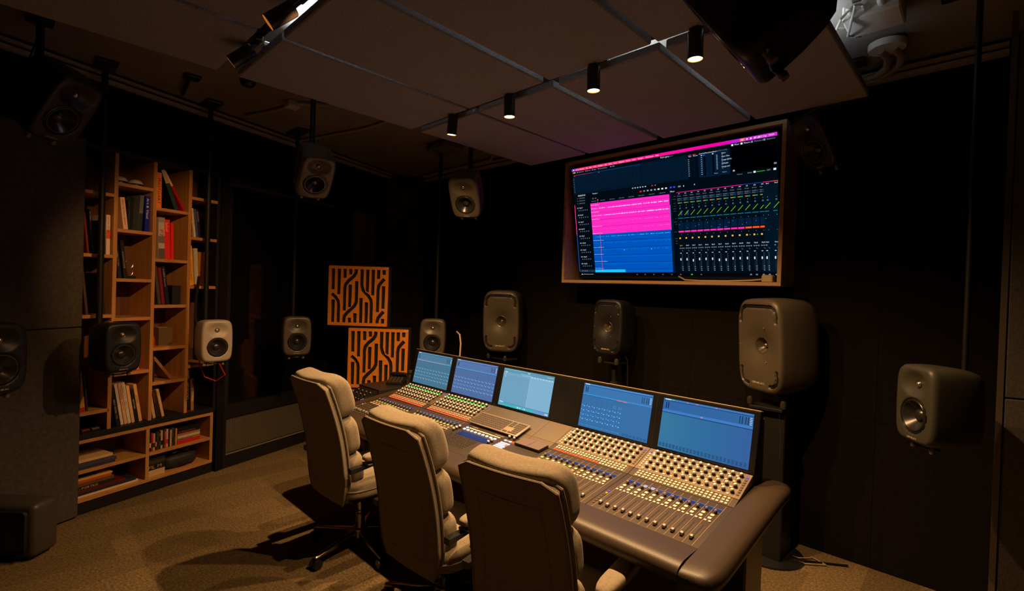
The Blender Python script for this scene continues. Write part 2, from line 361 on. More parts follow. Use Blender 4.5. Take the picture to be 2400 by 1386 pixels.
# ================================================================== ceiling cloud panels
CX = [(-3.10, -2.478), (-2.448, -1.822), (-1.780, -1.165), (-1.135, -.53)]
CY = [('front', 2.150, 3.385), ('middle', .905, 2.074), ('rear', -.42, .80)]
pos = ['far left', 'second from the left', 'third from the left', 'rightmost']
for rn, y0, y1 in CY:
    for k, (x0, x1) in enumerate(CX):
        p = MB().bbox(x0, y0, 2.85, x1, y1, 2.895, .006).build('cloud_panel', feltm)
        tag(p, f'grey felt ceiling panel, {pos[k]} in the {rn} row of the hung cloud', 'ceiling panel', 'hung ceiling panels')
# cool strip lights lying on the cloud panels and washing the ceiling
for k, (x, y, l) in enumerate(((-2.12, 1.25, 'second panel of the middle row'), (-1.45, 1.75, 'third panel of the middle row'), (-2.72, 1.18, 'far left panel of the middle row'), (-.85, 2.75, 'rightmost panel of the front row'), (-1.5, 2.4, 'third panel of the front row'))):
    t = thing('strip_light', f'cool white strip light lying on top of the {l}', 'light', (x, y, 2.896), group='strip lights on the cloud')
    MB().bbox(-.03, -.28, 0, .03, .28, .022, .004).build('channel', whitep, t)
    MB().box(-.022, -.27, .022, .022, .27, .026).build('diffuser', mat('strip_diffuser', (.8, .8, .8), .5, emis=(.8, .9, 1), es=2), t)
    L = bpy.data.lights.new('strip_lamp', 'AREA'); L.shape = 'RECTANGLE'; L.size = .05; L.size_y = .5; L.energy = P_CLOUD * (1.6 if k == 2 else 1.4 if k == 3 else .8); L.color = (.82, .92, 1); L.spread = R(100 if k == 2 else 150)
    o = bpy.data.objects.new('strip_lamp', L); COL.objects.link(o); o.parent = t; o.location = (0, 0, .03); o.rotation_euler = (math.pi, 0, 0)

# ================================================================== track spotlights
def track(label, x0, x1, y, zr):
    t = thing('lighting_track', label, 'track', ((x0 + x1) / 2, y, zr))
    h = (x1 - x0) / 2; MB().box(-h, -.024, 0, h, .024, .033).build('rail', blackm, t)
    for s in (-.9, 0, .9): MB().cyl((s * h, 0, .033), (s * h, 0, 3.16 - zr), .004, n=6).build('rod', blackm, t)
track('black lighting track in the gap between front and middle cloud rows', -3.05, -.56, 2.112, 2.905)
track('black lighting track in the gap between middle and rear cloud rows', -3.0, -1.7, .853, 2.905)
def spot(label, head, aim, zr, power, y, size=138, blend=.85, es=9):
    """head = centre of the can, aim = direction the can points"""
    a = Vector(aim).normalized(); T = a.to_track_quat('Z', 'Y').to_matrix().to_4x4(); H = Vector(head)
    t = thing('spotlight', label, 'spotlight', H, group='track spotlights')
    oy = y - H.y; MB().bbox(-.045, oy - .018, zr - H.z - .028, .045, oy + .018, zr - H.z, .003).build('adapter', blackm, t)
    MB().cyl((0, oy, zr - H.z - .028), -a * .045 if abs(a.z) < .9 else (0, oy, min(.058, zr - H.z - .03)), .008, n=10).build('stem', blackm, t)
    c = MB(); c.lathe([(0, -.062), (.028, -.062), (.033, -.056), (.033, .062), (.0315, .062), (.0315, .046)], 28, T=T)
    c.build('can', mat('spot_can', (.02, .017, .015), .35), t)
    r = MB(); r.lathe([(.0315, .0615), (.0308, .0605), (.029, .0585)], 28, T=T); r.build('reflector', mat('amber_reflector', (.8, .45, .15), .2, metal=.8, emis=(1, .42, .05), es=1.6) if es > 1 else mat('dim_reflector', (.8, .45, .15), .2, metal=.8, emis=(1, .30, .03), es=.5), t)
    d = MB(); d.lathe([(0, .062), (.020, .0612), (.0295, .0585)], 24, T=T); d.build('lens', mat('spot_lens', (1, .8, .5), .4, emis=(1, .66, .28), es=es) if es > 1 else mat('side_lens', (.6, .3, .1), .4, emis=(1, .30, .04), es=es), t)
    L = bpy.data.lights.new('spot_lamp', 'SPOT'); L.energy = power; L.color = WARM if es > 1 else WARMER; L.spot_size = R(size); L.spot_blend = blend; L.shadow_soft_size = .02
    o = bpy.data.objects.new('spot_lamp', L); COL.objects.link(o); o.parent = t; o.matrix_local = Matrix.Translation(a * .067) @ (-a).to_track_quat('Z', 'Y').to_matrix().to_4x4()
for l, x in (('lit spotlight on the front track, farthest from the wall screen', -2.625), ('lit spotlight on the front track, second from the far end', -2.088), ('lit spotlight on the front track above the middle chair side of the desk', -1.487), ('largest lit spotlight nearest the wall screen frame', -.955)):
    spot(l, (x, 2.076, 2.782), (-.15 if x < -2.5 else 0, .04, -1), 2.905, P_DOWN * (1.2 if x < -2.5 else 1), 2.112)
spot('tilted spotlight on the rear track, right one of two, turned away to the left', (-2.10, .765, 2.775), (-.37, -.68, -.63), 2.905, 14, .853, 60, .6, .35)
spot('tilted spotlight on the rear track, left one of two, by the panel corner', (-2.655, .79, 2.79), (-.40, -.66, -.63), 2.905, 14, .853, 60, .6, .35)
spot('added spotlight on the rear track above the view, turned to the bookcase', (-1.80, .835, 2.835), (-.90, .05, -.36), 2.905, P_WALL, .853, 38, .7, .35)  # added out of view to light the bookcase

# ================================================================== wall screen in its wooden box
fx0, fx1, fz0, fz1, fy = -2.824, -.993, 1.774, 2.871, 3.55
fr = thing('screen_frame', 'pale wooden box frame around the large wall screen', 'frame', ((fx0 + fx1) / 2, 3.85, fz0))
def fb(*a): MB().bbox(*a, .002).build('board', oakx, fr, True)
fb(fx0, fy, fz0, fx1, 3.849, fz0 + .026); fb(fx0, fy, fz1 - .026, fx1, 3.849, fz1); fb(fx0, fy, fz0 + .026, fx0 + .026, 3.849, fz1 - .026); fb(fx1 - .026, fy, fz0 + .026, fx1, 3.849, fz1 - .026)
MB().box(fx0 + .026, 3.835, fz0 + .026, fx1 - .026, 3.846, fz1 - .026).build('back_panel', black, fr, True)
tv = thing('wall_screen', 'large wall screen showing pink and blue audio tracks beside a mixer page', 'screen', (-1.9, 3.735, 1.842))
tu = Vector((0, -.187, .9823)); tW, tH = 1.700, .973; to = Vector((-2.750, 3.733, 1.842))
TT = Matrix((Vector((1, 0, 0)), tu, Vector((1, 0, 0)).cross(tu))).transposed().to_4x4(); TT.translation = to
MB().bbox(-.012, -.02, -.045, tW + .012, tH + .012, -.002, .004, T=TT).build('housing', bezel, tv, True)
MB().bbox(tW / 2 - .2, .3, -.09, tW / 2 + .2, .6, -.045, .004, T=TT).build('wall_mount', blackm, tv, True)
a = Art(to, (1, 0, 0), tu, .0004); Wd, Hd = tW, tH
def rc(x0, y0, x1, y1, c, l=1): a.rect(x0 * Wd, (1 - y1) * Hd, x1 * Wd, (1 - y0) * Hd, c, l)     # fractions, y down
def tx(t, x, y, h, c=(210, 220, 235), l=4, **k): a.text(t, x * Wd, (1 - y) * Hd, h * Hd, c, l, **k)
def sg(x0, y0, x1, y1, w_, c, l=4): a.seg((x0 * Wd, (1 - y0) * Hd), (x1 * Wd, (1 - y1) * Hd), w_ * Hd, c, l)
rc(0, 0, 1, 1, (2, 10, 20), 0)
st = [(0, (90, 60, 230)), (.05, (255, 45, 110)), (.3, (255, 55, 130)), (.45, (255, 20, 150)), (.8, (245, 0, 170)), (.84, (190, 30, 210)), (1, (215, 45, 215))]   # menu bar: blue, pink, magenta, violet
for i in range(40):
    q = (i + .5) / 40
    for (p0, k0), (p1, k1) in zip(st, st[1:]):
        if p0 <= q <= p1: f_ = (q - p0) / (p1 - p0); rc(i / 40, 0, (i + 1) / 40, .024, tuple(k0[j] + (k1[j] - k0[j]) * f_ for j in range(3)))
x = .025
for s_ in ('DaVinci Resolve', 'File', 'Edit', 'Trim', 'Timeline', 'Clip', 'Mark', 'View', 'Playback', 'Fusion', 'Color', 'Fairlight', 'Workspace', 'Help'):
    x = a.text(s_, x * Wd, (1 - .0175) * Hd, .0105 * Hd, (255, 225, 235), 4) / Wd + .011
tx('Tue 23 Sep  20:04', .990, .0175, .0115, (250, 215, 250), right=True)
rc(.860, .003, .879, .021, (255, 120, 60), 2); rc(.867, .006, .871, .018, (255, 225, 200), 3)
for q in (.884, .899, .914, .930): rc(q, .007, q + .007, .018, (245, 200, 250), 3)
rc(.010, .007, .016, .018, (235, 235, 255), 3)
rc(0, .024, 1, .046, (4, 10, 16))
for q, c in ((.005, (255, 60, 50)), (.012, (255, 190, 40)), (.019, (40, 200, 60))): rc(q, .031, q + .006, .041, c, 3)
for q, s_ in ((.043, 'Media Pool'), (.098, 'Effects'), (.138, 'Index'), (.176, 'Sound Library'), (.248, 'ADR')): tx(s_, q, .041, .0095, (150, 165, 180)); rc(q - .010, .032, q - .005, .041, (150, 165, 180), 3)
tx('Kara gary', .508, .041, .0125, (235, 240, 250)); tx('Edited', .549, .041, .0095, (90, 105, 120))
for q, s_, c in ((.838, 'Mixer', (220, 230, 240)), (.875, 'Meters', (220, 230, 240)), (.915, 'Metadata', (120, 135, 150)), (.962, 'Inspector', (120, 135, 150))): tx(s_, q, .041, .0105, c); rc(q - .013, .030, q - .005, .043, c, 3)
# meters page
rc(.003, .050, .635, .235, (3, 22, 40))
for i in range(38):
    xx = .014 + i * .0103; rc(xx, .0595, xx + .0075, .062, (255, 45, 130) if i < 11 else (20, 90, 170), 3)
    for j in range(13): rc(xx + .002, .073 + j * .0112, xx + .0036, .0748 + j * .0112, (42, 78, 104), 3)
for i in range(22): rc(.412 + i * .0102, .065, .4132 + i * .0102, .228, (6, 34, 58), 3)
for q, v in ((.013, .064), (.166, .064)): rc(q, v, q + .006, v + .006, (230, 50, 80), 4)
for j in range(9): rc(.007, .088 + j * .0157, .0115, .091 + j * .0157, (130, 160, 180), 3)
rc(.635, .050, .818, .245, (1, 12, 24)); rc(.684, .056, .816, .236, (4, 26, 48), 2)
for q, s_, c in ((.640, 'Bus1', (255, 45, 150)), (.660, 'Master', (255, 80, 30))): rc(q, .054, q + .013, .0575, c, 3); tx(s_, q + .001, .070, .0095)
tx('Control Room', .688, .063, .0095, (225, 235, 245)); tx('Loudness', .735, .063, .0095, (225, 235, 245)); tx('BS.1770-4 (LUFS)', .764, .063, .008, (110, 125, 140))
rc(.704, .069, .714, .077, (20, 80, 200), 3); rc(.695, .070, .701, .076, (210, 225, 235), 3); rc(.744, .070, .750, .077, (210, 225, 235), 3)
for q0, n_, d_ in ((.637, 9, .0153), (.695, 9, .0155), (.761, 10, .0110)):
    for j in range(n_): rc(q0, .087 + j * d_, q0 + .006, .0905 + j * d_, (170, 195, 215), 3)
for q0 in (.7065, .744): rc(q0, .084, q0 + .009, .226, (1, 8, 16), 3)
for q0 in (.645, .660): rc(q0, .084, q0 + .009, .226, (2, 16, 30), 3)
for j, s_ in enumerate(('Short', 'Short Max', 'Range (LRA)', 'Dialogue', 'Integrated')): tx(s_, .784, .084 + j * .0245, .0095, (225, 235, 245)); rc(.784, .090 + j * .0245, .789, .0925 + j * .0245, (140, 160, 180), 3)
tx('Pause', .750, .222, .009, (150, 165, 180)); tx('Reset', .786, .221, .009, (150, 165, 180))
rc(.820, .050, .998, .232, (0, 0, 2), 2)
rc(.828, .213, .836, .224, (170, 185, 195), 3); rc(.986, .200, .996, .212, (120, 135, 145), 3)
rc(.921, .2455, .953, .2490, (40, 210, 50), 3); rc(.909, .240, .918, .253, (225, 235, 240), 3); tx('DIM', .960, .251, .0105, (130, 140, 150)); rc(.984, .238, .994, .252, (230, 240, 250), 3); tx('Auto', .886, .252, .0105, (140, 155, 170)); tx('Manual', .845, .253, .0095, (110, 125, 140))
# transport, tools, timecode
for i in range(6): rc(.352 + i * .0137, .241, .3585 + i * .0137, .2495, (190, 205, 215), 3)
a.poly([(x_ * Wd, (1 - y_) * Hd) for x_, y_ in ((.4525, .250), (.465, .250), (.4588, .238))], (225, 30, 50), 3); rc(.472, .241, .477, .250, (120, 135, 145), 3)
rc(.392, .275, .402, .287, (235, 30, 50), 3)
for i, c in enumerate(((120, 135, 150), (150, 165, 175), (150, 165, 175), (150, 165, 175), (230, 240, 250), (235, 240, 250), (215, 225, 235))): rc(.411 + i * .0186, .275, .4205 + i * .0186, .286, c, 3)
for q in (.546, .562): rc(q, .274, q + .010, .286, (30, 80, 240), 3)
rc(.585, .274, .598, .287, (110, 125, 140), 3); rc(.61, .276, .614, .286, (190, 205, 215), 3); rc(.66, .276, .664, .284, (210, 220, 230), 3)
tx('01:03:37:04', .029, .255, .0135, (235, 240, 245)); tx('Timeline 1', .120, .251, .0105, (220, 230, 240)); rc(.118, .283, .126, .294, (90, 105, 115), 3); rc(.134, .284, .142, .294, (90, 105, 115), 3)
for j in range(3): tx('00:00:00:00', .034, .277 + j * .0235, .0095, (120, 135, 150)); rc(.022, .271 + j * .0235, .025, .276 + j * .0235, (140, 150, 160), 3)
rc(.000, .329, .0035, .613, (255, 60, 150), 3); rc(.000, .613, .0035, .955, (20, 90, 180), 3)
for j, s_ in enumerate(('A7  Bed 7', 'A8  Bed 8', 'A9  Bed 9', 'A10  Bed 10', 'A11  Obj 11', 'A12  Obj 12', 'A13  Obj 13', 'A14  Obj 14', 'A15  Obj 15')):
    y = .366 + j * .0650; tx(s_, .017, y, .0105, (225, 235, 240))
    for k in range(5): rc(.025 + k * .013, y + .013, .0305 + k * .013, y + .022, (95, 110, 125), 3)
rc(.004, .938, .100, .962, (15, 50, 70), 2); tx('A16  Obj 16', .017, .953, .0105, (215, 80, 110))
for i in range(8): tx('01:03:4%d:00' % i, .112 + i * .0545, .318, .0085, (110, 130, 150))
TR0, TR1 = .103, .541
rc(TR0, .331, TR1, .613, (255, 42, 196), 2)
for j in range(4): rc(TR0, .355 + j * .0635, TR1, .3572 + j * .0635, (185, 8, 128), 3)
rc(TR0, .613, TR1, .965, (0, 84, 190), 2)
for j in range(5): rc(TR0, .676 + j * .0645, TR1, .6785 + j * .0645, (0, 36, 120), 3); rc(TR0, .690 + j * .0645, TR1, .692 + j * .0645, (0, 130, 200), 3)
rnd = random.Random(3)
for j, (y, c, amp, dens) in enumerate(((.381, (255, 235, 250), .0055, .8), (.445, (255, 235, 250), .0055, .8), (.506, (255, 140, 228), .0022, .45), (.571, (255, 140, 228), .0022, .4), (.637, (90, 225, 235), .0032, .6), (.698, (40, 170, 225), .002, .25), (.764, (40, 170, 225), .002, .2))):
    for i in range(150):
        if rnd.random() < dens:
            xx = TR0 + .004 + i * (TR1 - TR0 - .008) / 150; h = amp * (.3 + .9 * rnd.random()) * (.4 + .6 * i / 150); rc(xx, y - h, xx + .0022, y + h, c, 4)
for j, s_ in enumerate(('Kara low Bg 01.wav', 'Kara big 770.wav', 'Kara big 770.wav', 'FX Kara Atm 75.wav', 'FX Kara Atm 75.wav', 'FX Kara Juncre 25.wav', 'Kara foot 000 001.wav', 'Kara foot fx 001.wav', 'Kara foot Kart Kick 08.wav', 'Kara VO Kart.wav')):
    tx(s_, TR0 + .003, .352 + j * .0642, .0082, (235, 225, 245) if j < 5 else (190, 225, 245), 5)
sg(.1505, .305, .1495, .955, .0028, (255, 60, 90), 5); rc(.1475, .300, .1535, .311, (255, 50, 70), 5)
rc(TR0, .938, .286, .962, (20, 205, 245), 4)
for q in (.285, .435): rc(q, .761, q + .004, .768, (120, 220, 255), 5)
rc(TR1, .30, .553, .965, (3, 24, 42), 2); rc(.5415, .415, .5445, .618, (90, 130, 170), 4)
# mixer page
tx('Mixer', .547, .318, .0115, (235, 240, 245))
rc(.575, .325, .943, .965, (3, 13, 24), 2); rc(.945, .322, 1, .965, (3, 20, 34), 3)
rc(.577, .3235, .865, .3275, (235, 30, 150), 4); rc(.865, .3235, .941, .3275, (20, 70, 150), 4); rc(.943, .323, .972, .3275, (225, 30, 130), 4); rc(.972, .323, 1, .3275, (255, 70, 40), 4)
for j, (v, w__) in enumerate(((.355, .010), (.376, .014), (.409, .012), (.431, .011), (.452, .014), (.47, .014), (.53, .006), (.556, .013), (.575, .007), (.637, .016), (.69, .014), (.71, .01), (.73, .011))): rc(.572 - w__, v - .002, .572, v + .002, (50, 70, 90), 4)
for i, x in enumerate([.579 + i * .0293 for i in range(13)] + [.949, .981]):
    bus = i > 12; CW = .025 if i < 12 else .016
    tx('A%d' % (i + 1) if not bus else 'Bus%d' % (i - 12), x + .006, .341, .0085, (230, 238, 245), 5)
    if not bus:
        tx('No Input', x + .001, .358, .0075, (130, 145, 160), 5, sx=.8 if i < 12 else .5); rc(x, .3715, x + CW, .380, (34, 52, 70), 4); rc(x, .3845, x + CW, .393, (34, 52, 70), 4)
        tx('Insert Bus', x + .001, .3785, .0060, (140, 160, 175), 5, sx=.8 if i < 12 else .5); tx('Chorus', x + .001, .3915, .0060, (140, 160, 175), 5, sx=.8 if i < 12 else .5)
        for k, c in enumerate(((225, 130, 20), (160, 190, 20), (20, 190, 90), (20, 170, 190))[:4 if i < 12 else 2]): rc(x + .002 + k * .0052, .4065, x + .0062 + k * .0052, .413, c, 5)
    rc(x + .0105, .4295, x + .0125, .4325, (180, 195, 205), 5); rc(x + .0085, .447, x + .0145, .457, (80, 108, 134), 5)
    sg(x + .0015, .509, x + (.0215 if i != 12 else .014), .472 if i != 12 else .485, .0032, (130, 215, 20), 5)
    if i < 2:
        for k in range(3): rc(x + .012 + k * .003, .476, x + .0132 + k * .003, .507, (50, 105, 170), 4)
    rc(x - .001, .528, x + CW - .001, .5315, (20, 150, 170), 5); rc(x + .0115, .5545, x + .0135, .5575, (165, 180, 190), 5)
    if not bus:
        rc(x, .565, x + CW, .622, (4, 28, 54), 4); p0, p1 = (i * 7 % 5) * .0042, (i * 3 % 4) * .010; rc(x + .003 + p0, .578 + p1, x + .0055 + p0, .582 + p1, (60, 160, 235), 5)
        if i in (6, 7): rc(x + .001, .618, x + .012, .621, (40, 130, 220), 5)
        rc(x - .0005, .630, x + CW, .6425, (255, 45, 180) if i < 10 else (255, 95, 20), 5)
        rc(x + .0015, .683, x + .0085, .6945, (255, 190, 70), 5)
        if i in (10, 11): rc(x + .0145, .6855, x + .0195, .692, (20, 170, 50), 5)
    rc(x + .0118, .660, x + .0138, .663, (150, 165, 175), 5)
    tx(('Bed %d' % (i + 1) if i < 10 else 'Obj %d' % (i + 1)) if not bus else ('Bus1', 'Master')[i - 13], x + .003, .752, .0088, (255, 170, 40) if i == 0 else (230, 238, 245), 5, sx=.85)
    for k in range(3 if not bus else 1): rc(x + .001 + k * .0085, .766, x + .0065 + k * .0085, .7735, (110, 130, 150), 5)
    sg(x + .011, .786, x + .017, .794, .002, (120, 135, 150), 5); rc(x + .002, .807, x + .0085, .812, (200, 212, 222), 5)
    yf = .868 if i in (2, 6, 7) else .859; rc(x + .002, yf - .009, x + .0065, yf + .010, (225, 235, 245), 6); rc(x + .0005, yf - .002, x + .002, yf + .002, (150, 165, 175), 6)
    for k in range(12): rc(x + .0095, .822 + k * .011, x + .0135, .8245 + k * .011, (90, 110, 130), 5)
    for k in (0, 1): rc(x + .0035 + k * .003, .88, x + .0042 + k * .003, .945, (30, 55, 80), 5)
    for k in (0, 1, 2): rc(x + .009, .918 + k * .0145, x + .0145, .922 + k * .0145, (140, 160, 178), 6)
rc(0, .966, 1, 1, (3, 6, 12), 3)
a.poly([(x_ * Wd, (1 - y_) * Hd) for x_, y_ in ((.012, .985), (.021, .985), (.0165, .974))], (225, 235, 240), 5)
tx('DaVinci Resolve Studio 18', .0255, .984, .0075, (215, 225, 235), 5)
for q in (.348, .392, .438, .486, .531, .575, .672): rc(q, .978, q + .007, .987, (80, 92, 102), 5)
rc(.628, .977, .636, .987, (30, 200, 90), 5)
for q in (.885, .908, .935, .958, .984): rc(q, .977, q + .008, .987, (110, 125, 135), 5)
a.build('display', screen_m, tv, True)
ad = thing('power_adapter', 'small pale power adapter in the lower right corner of the wooden screen frame', 'adapter', (-1.08, 3.63, 1.80))
MB().bbox(-.05, -.03, 0, .02, .03, .05, .006).build('body', mat('cream_plastic', (.55, .42, .22), .5), ad); MB().bbox(.02, -.012, .012, .035, .012, .036, .003).build('plug', blackm, ad)
pipe('power_cable', 'pale cable lying along the bottom board of the wooden screen frame', [(-1.75, 3.66, 1.84), (-1.68, 3.62, 1.812), (-1.55, 3.60, 1.806), (-1.35, 3.60, 1.806), (-1.2, 3.61, 1.812), (-1.13, 3.63, 1.82)], .006, mat('cream_plastic', (.55, .42, .22), .5), 'cable')
# ================================================================== bookcase (upper part) and low cabinet on the left wall
bc = thing('bookcase', 'tall oak bookcase with staggered shelves full of art books on the left wall', 'bookcase', LP(-.98, .15, .575))
def bb(par, name, s0, s1, z0, z1, m_, y0=0., y1=.29): MB().bbox(s0, y0, z0, s1, y1, z1, .0015, T=TL).build(name, m_, par, True)
TH = .013
for s, z0, z1 in ((-1.56, .575, 2.60), (-1.216, 1.365, 2.60), (-1.229, .575, 1.365), (-.953, .575, 2.60), (-.680, .575, 2.60), (-.432, .575, 2.60)):
    bb(bc, 'upright', s - TH, s + TH, z0, z1, oakz if s < -.45 else black)
for (s0, s1), zs in {(-1.547, -1.229): (2.300, 1.853, 1.417, .728), (-1.203, -.966): (2.391, 2.050, 1.683, 1.390, .979), (-.940, -.693): (2.250, 1.848, 1.482, 1.145, .871), (-.667, -.445): (2.384, 2.049, 1.640, .972)}.items():
    for z in zs: bb(bc, 'shelf', s0, s1, z - .025, z, oaky)
bb(bc, 'top_board', -1.573, -.419, 2.60, 2.627, black); bb(bc, 'base_board', -1.573, -.419, .533, .575, black, -.002, .30)
bb(bc, 'back_panel', -1.573, -.419, .575, 2.60, oakdark, .29, .31)
lc_ = thing('low_cabinet', 'low open oak cabinet under the bookcase, holding magazines, discs and a case', 'cabinet', LP(-1.02, .16, 0))
bb(lc_, 'plinth', -1.60, -.425, 0, .088, black, .012, .33)
bb(lc_, 'bottom_board', -1.60, -.437, .088, .114, oaky, 0, .33); bb(lc_, 'top_board', -1.60, -.437, .507, .532, oaky, 0, .33)
bb(lc_, 'side_board', -.463, -.437, .114, .507, oakz, 0, .33); bb(lc_, 'side_board', -1.60, -1.574, .114, .507, oakz, 0, .33); bb(lc_, 'divider', -.976, -.950, .114, .507, oakz, 0, .33)
bb(lc_, 'shelf', -1.574, -.976, .292, .315, oaky, .0, .33); bb(lc_, 'shelf', -.950, -.463, .292, .316, oaky, .0, .33)
bb(lc_, 'back_panel', -1.60, -.437, .114, .507, oakdark, .315, .33)
pages = mat('book_pages', (.62, .52, .38), .8, noise=(200, .12))
def cov(c):
    k = 'cover_%02x%02x%02x' % c; return mat(k, lin(c), .45, noise=(25, .06))
def book(label, s, z, t, h, lean, col, title=None, tcol=(230, 225, 215), depth=.19, y=.03, bands=(), th=.5, group='books in the tall bookcase', start=.06, turn=0.):
    """standing book: spine to the front; bands = ((from, to, colour)) along the spine, measured from the top"""
    M = TL @ Matrix.Translation((s, y, z + .0006)) @ Matrix.Rotation(R(lean), 4, 'Y') @ Matrix.Rotation(R(turn), 4, 'Z')
    b = thing('book', label, 'book', M=M, group=group); w_ = min(.0035, t * .2)
    c = MB(); c.bbox(0, 0, 0, t, .004, h, .001); c.box(0, .004, 0, w_, depth, h); c.box(t - w_, .004, 0, t, depth, h); c.build('cover', cov(col), b)
    MB().box(w_, .004, .004, t - w_, depth - .004, h - .004).build('pages', pages, b)
    if title or bands:
        a = Art((0, -.0004, h), (0, 0, -1), (1, 0, 0), .0003)
        for p0, p1, cc in bands: a.rect(p0 * h, .0006, p1 * h, t - .0006, cc, 0)
        if title:
            for k, ln in enumerate(title.split('|')):
                n = len(title.split('|')); hh = t * th / n
                a.text(ln, start * h, t * (.5 - th / 2) + (n - 1 - k) * hh * 1.15, hh * .9, tcol, 1, sx=min(1.3, (h * (1 - start - .04)) / max(.02, hh * .9 / .72 * .62 * len(ln))))
        a.build('title', print_m, b)
    return b
def flat(label, s, z, w_, t, d, col, title=None, tcol=(220, 200, 160), y=.02, group='books lying in the low cabinet', cat='book', name='book', bands=(), turn=0., cov_name='cover'):
    M = TL @ Matrix.Translation((s, y, z + .0005)) @ Matrix.Rotation(R(turn), 4, 'Z')
    b = thing(name, label, cat, M=M, group=group); e = min(.003, t * .2)
    c = MB(); c.bbox(0, 0, 0, w_, .003, t, .0008); c.box(0, .003, 0, w_, d, e); c.box(0, .003, t - e, w_, d, t); c.build(cov_name, cov(col), b)
    MB().box(.003, .003, e, w_ - .003, d - .003, t - e).build('pages' if name == 'book' else 'tray', pages if name == 'book' else black, b)
    if title or bands:
        a = Art((0, -.0004, 0), (1, 0, 0), (0, 0, 1), .0003)
        for p0, p1, cc in bands: a.rect(p0 * w_, t * .12, p1 * w_, t * .88, cc, 0)
        if title: a.text(title, .05 * w_, t * .22, t * .55, tcol, 1, sx=1.25)
        a.build('title', print_m, b)
    return b
BK = (20, 19, 19)
# column at the far left
book('dark red thin book leaning on the left column shelf by the felt panel', -1.372, 1.853, .013, .285, -5.6, (120, 14, 12))
book('black thin book with white lettering leaning beside the dark red thin book', -1.345, 1.853, .014, .315, -4.4, BK, 'ART FORMS', (210, 205, 195))
book('black book with silver script on the spine, next to the white and orange book', -1.285, 1.853, .022, .245, -1.6, BK, 'Photographie', (150, 145, 140), th=.6)
book('white and orange upright book against the first upright', -1.258, 1.853, .025, .290, -.6, (225, 205, 190), 'SLOVAK REPUBLIC', (70, 60, 60), bands=((.38, .6, (225, 80, 30)),), th=.35)
book('brown tall book leaning by the felt panel on the third shelf', -1.372, 1.417, .016, .355, -6, (70, 48, 30), 'SLUTS', (120, 90, 60), start=.5)
book('black tall book with gold capital lettering on the third shelf', -1.275, 1.417, .024, .300, -7.8, (16, 14, 13), 'MYTERY NON EARTHLY', (170, 135, 75), th=.4)
book('yellow paperback leaning at the bottom left of the bookcase', -1.395, .728, .034, .285, -5.8, (205, 150, 30), None, bands=((.9, 1, (190, 30, 20)),))
book('dark grey folder leaning on the yellow paperback', -1.355, .728, .011, .255, -5.1, (48, 46, 40))
# column 1
book('pale peach book leaning to the upright beside a large dark cover', -1.150, 2.050, .031, .238, -6.7, (235, 190, 160), 'VISUAL CULTURE IN GERMANY', (90, 70, 60), th=.4)
book('large dark hardcover turned to show its cover', -1.098, 2.050, .012, .262, 0, (44, 48, 52), None, y=.085, depth=.15, turn=-52, bands=())
book('grey and green spined book beside the blue book', -1.052, 2.050, .025, .276, 2.6, (100, 104, 112), 'New Media', (60, 62, 66), bands=((.5, 1, (30, 48, 28)),), th=.5)
book('deep blue art book standing against the second upright', -1.006, 2.050, .034, .277, .6, (16, 24, 150), 'Art & Visual', (230, 225, 225), th=.55)
book('black book with small white title leaning on the empty looking shelf', -1.178, 1.683, .025, .29, -6.5, (16, 15, 16), 'CAMERA STUDIES', (190, 190, 200), th=.35, start=.3)
book('black book with pale lettering, second on the shelf with the bracket', -1.140, 1.683, .024, .285, -6.5, (22, 20, 20), 'ELEVEN PICTURES', (190, 175, 150), th=.4, start=.3)
book('orange wedge of a small book behind the dark hanging speaker', -1.040, .979, .020, .092, -7, (225, 120, 40), depth=.12)
# column 2
book('orange book with black stacked title on the top shelf', -.925, 2.250, .037, .278, -.6, (240, 130, 20), 'PHOTOART', (20, 18, 14), th=.62, start=.16)
book('wide black and beige book leaning against the orange book', -.788, 2.250, .030, .320, -20, (22, 20, 18), None, bands=((0, .33, (190, 170, 125)), (.33, 1, (22, 60, 62))))
book('white topped red book leaning steeply on the top shelf', -.715, 2.250, .018, .335, -29, (170, 12, 24), None, bands=((0, .36, (230, 180, 150)),))
book('grey photo spined book beside the two red books', -.902, 1.848, .047, .330, -1, (188, 178, 165), 'P7', (200, 30, 40), bands=((.0, .12, (150, 140, 130)), (.45, .62, (120, 110, 105)), (.75, 1, (95, 88, 82))), th=.7, start=.30)
book('thick bright red book with cream title', -.852, 1.848, .042, .318, -2.4, (235, 40, 22), 'label', (240, 190, 130), th=.6, start=.08)
book('slim bright red book right of the thick red book', -.806, 1.848, .022, .296, -1.5, (238, 34, 22))
book('worn grey book leaning beside the dark red spine', -.895, 1.482, .023, .306, -7.3, (70, 62, 52))
book('dark red spined book on the shelf below the bright red books', -.866, 1.482, .023, .297, -7.3, (130, 10, 24))
book('black book with white light lettering leaning on the dark red spine', -.836, 1.482, .028, .308, -8, (18, 17, 17), 'A LIGHT histories', (215, 205, 190), th=.42)
book('short dark thick book lying in shadow below the bright red books', -.790, 1.482, .066, .155, 0, (26, 22, 22), depth=.17)
book('small brown boxed book standing open to the front', -.845, 1.145, .107, .146, 0, (120, 92, 62), depth=.10, y=.10, bands=((.0, 1, (98, 76, 52)),))
book('tan slim book propped diagonally across its cell', -.790, .871, .022, .232, -36, (150, 105, 60), depth=.16)
book('dark upright book beside the diagonal tan book', -.936, .871, .026, .210, 0, (30, 24, 22), 'STUDIO', (80, 66, 50), th=.5)
book('cream spined book leaning at the bottom of the third column', -.912, .575, .021, .256, -9.9, (205, 165, 100))
book('dark slim book with red lettering leaning between two cream books', -.884, .575, .021, .228, -11, (40, 30, 26), 'LIVING PLACES', (190, 60, 30), th=.4)
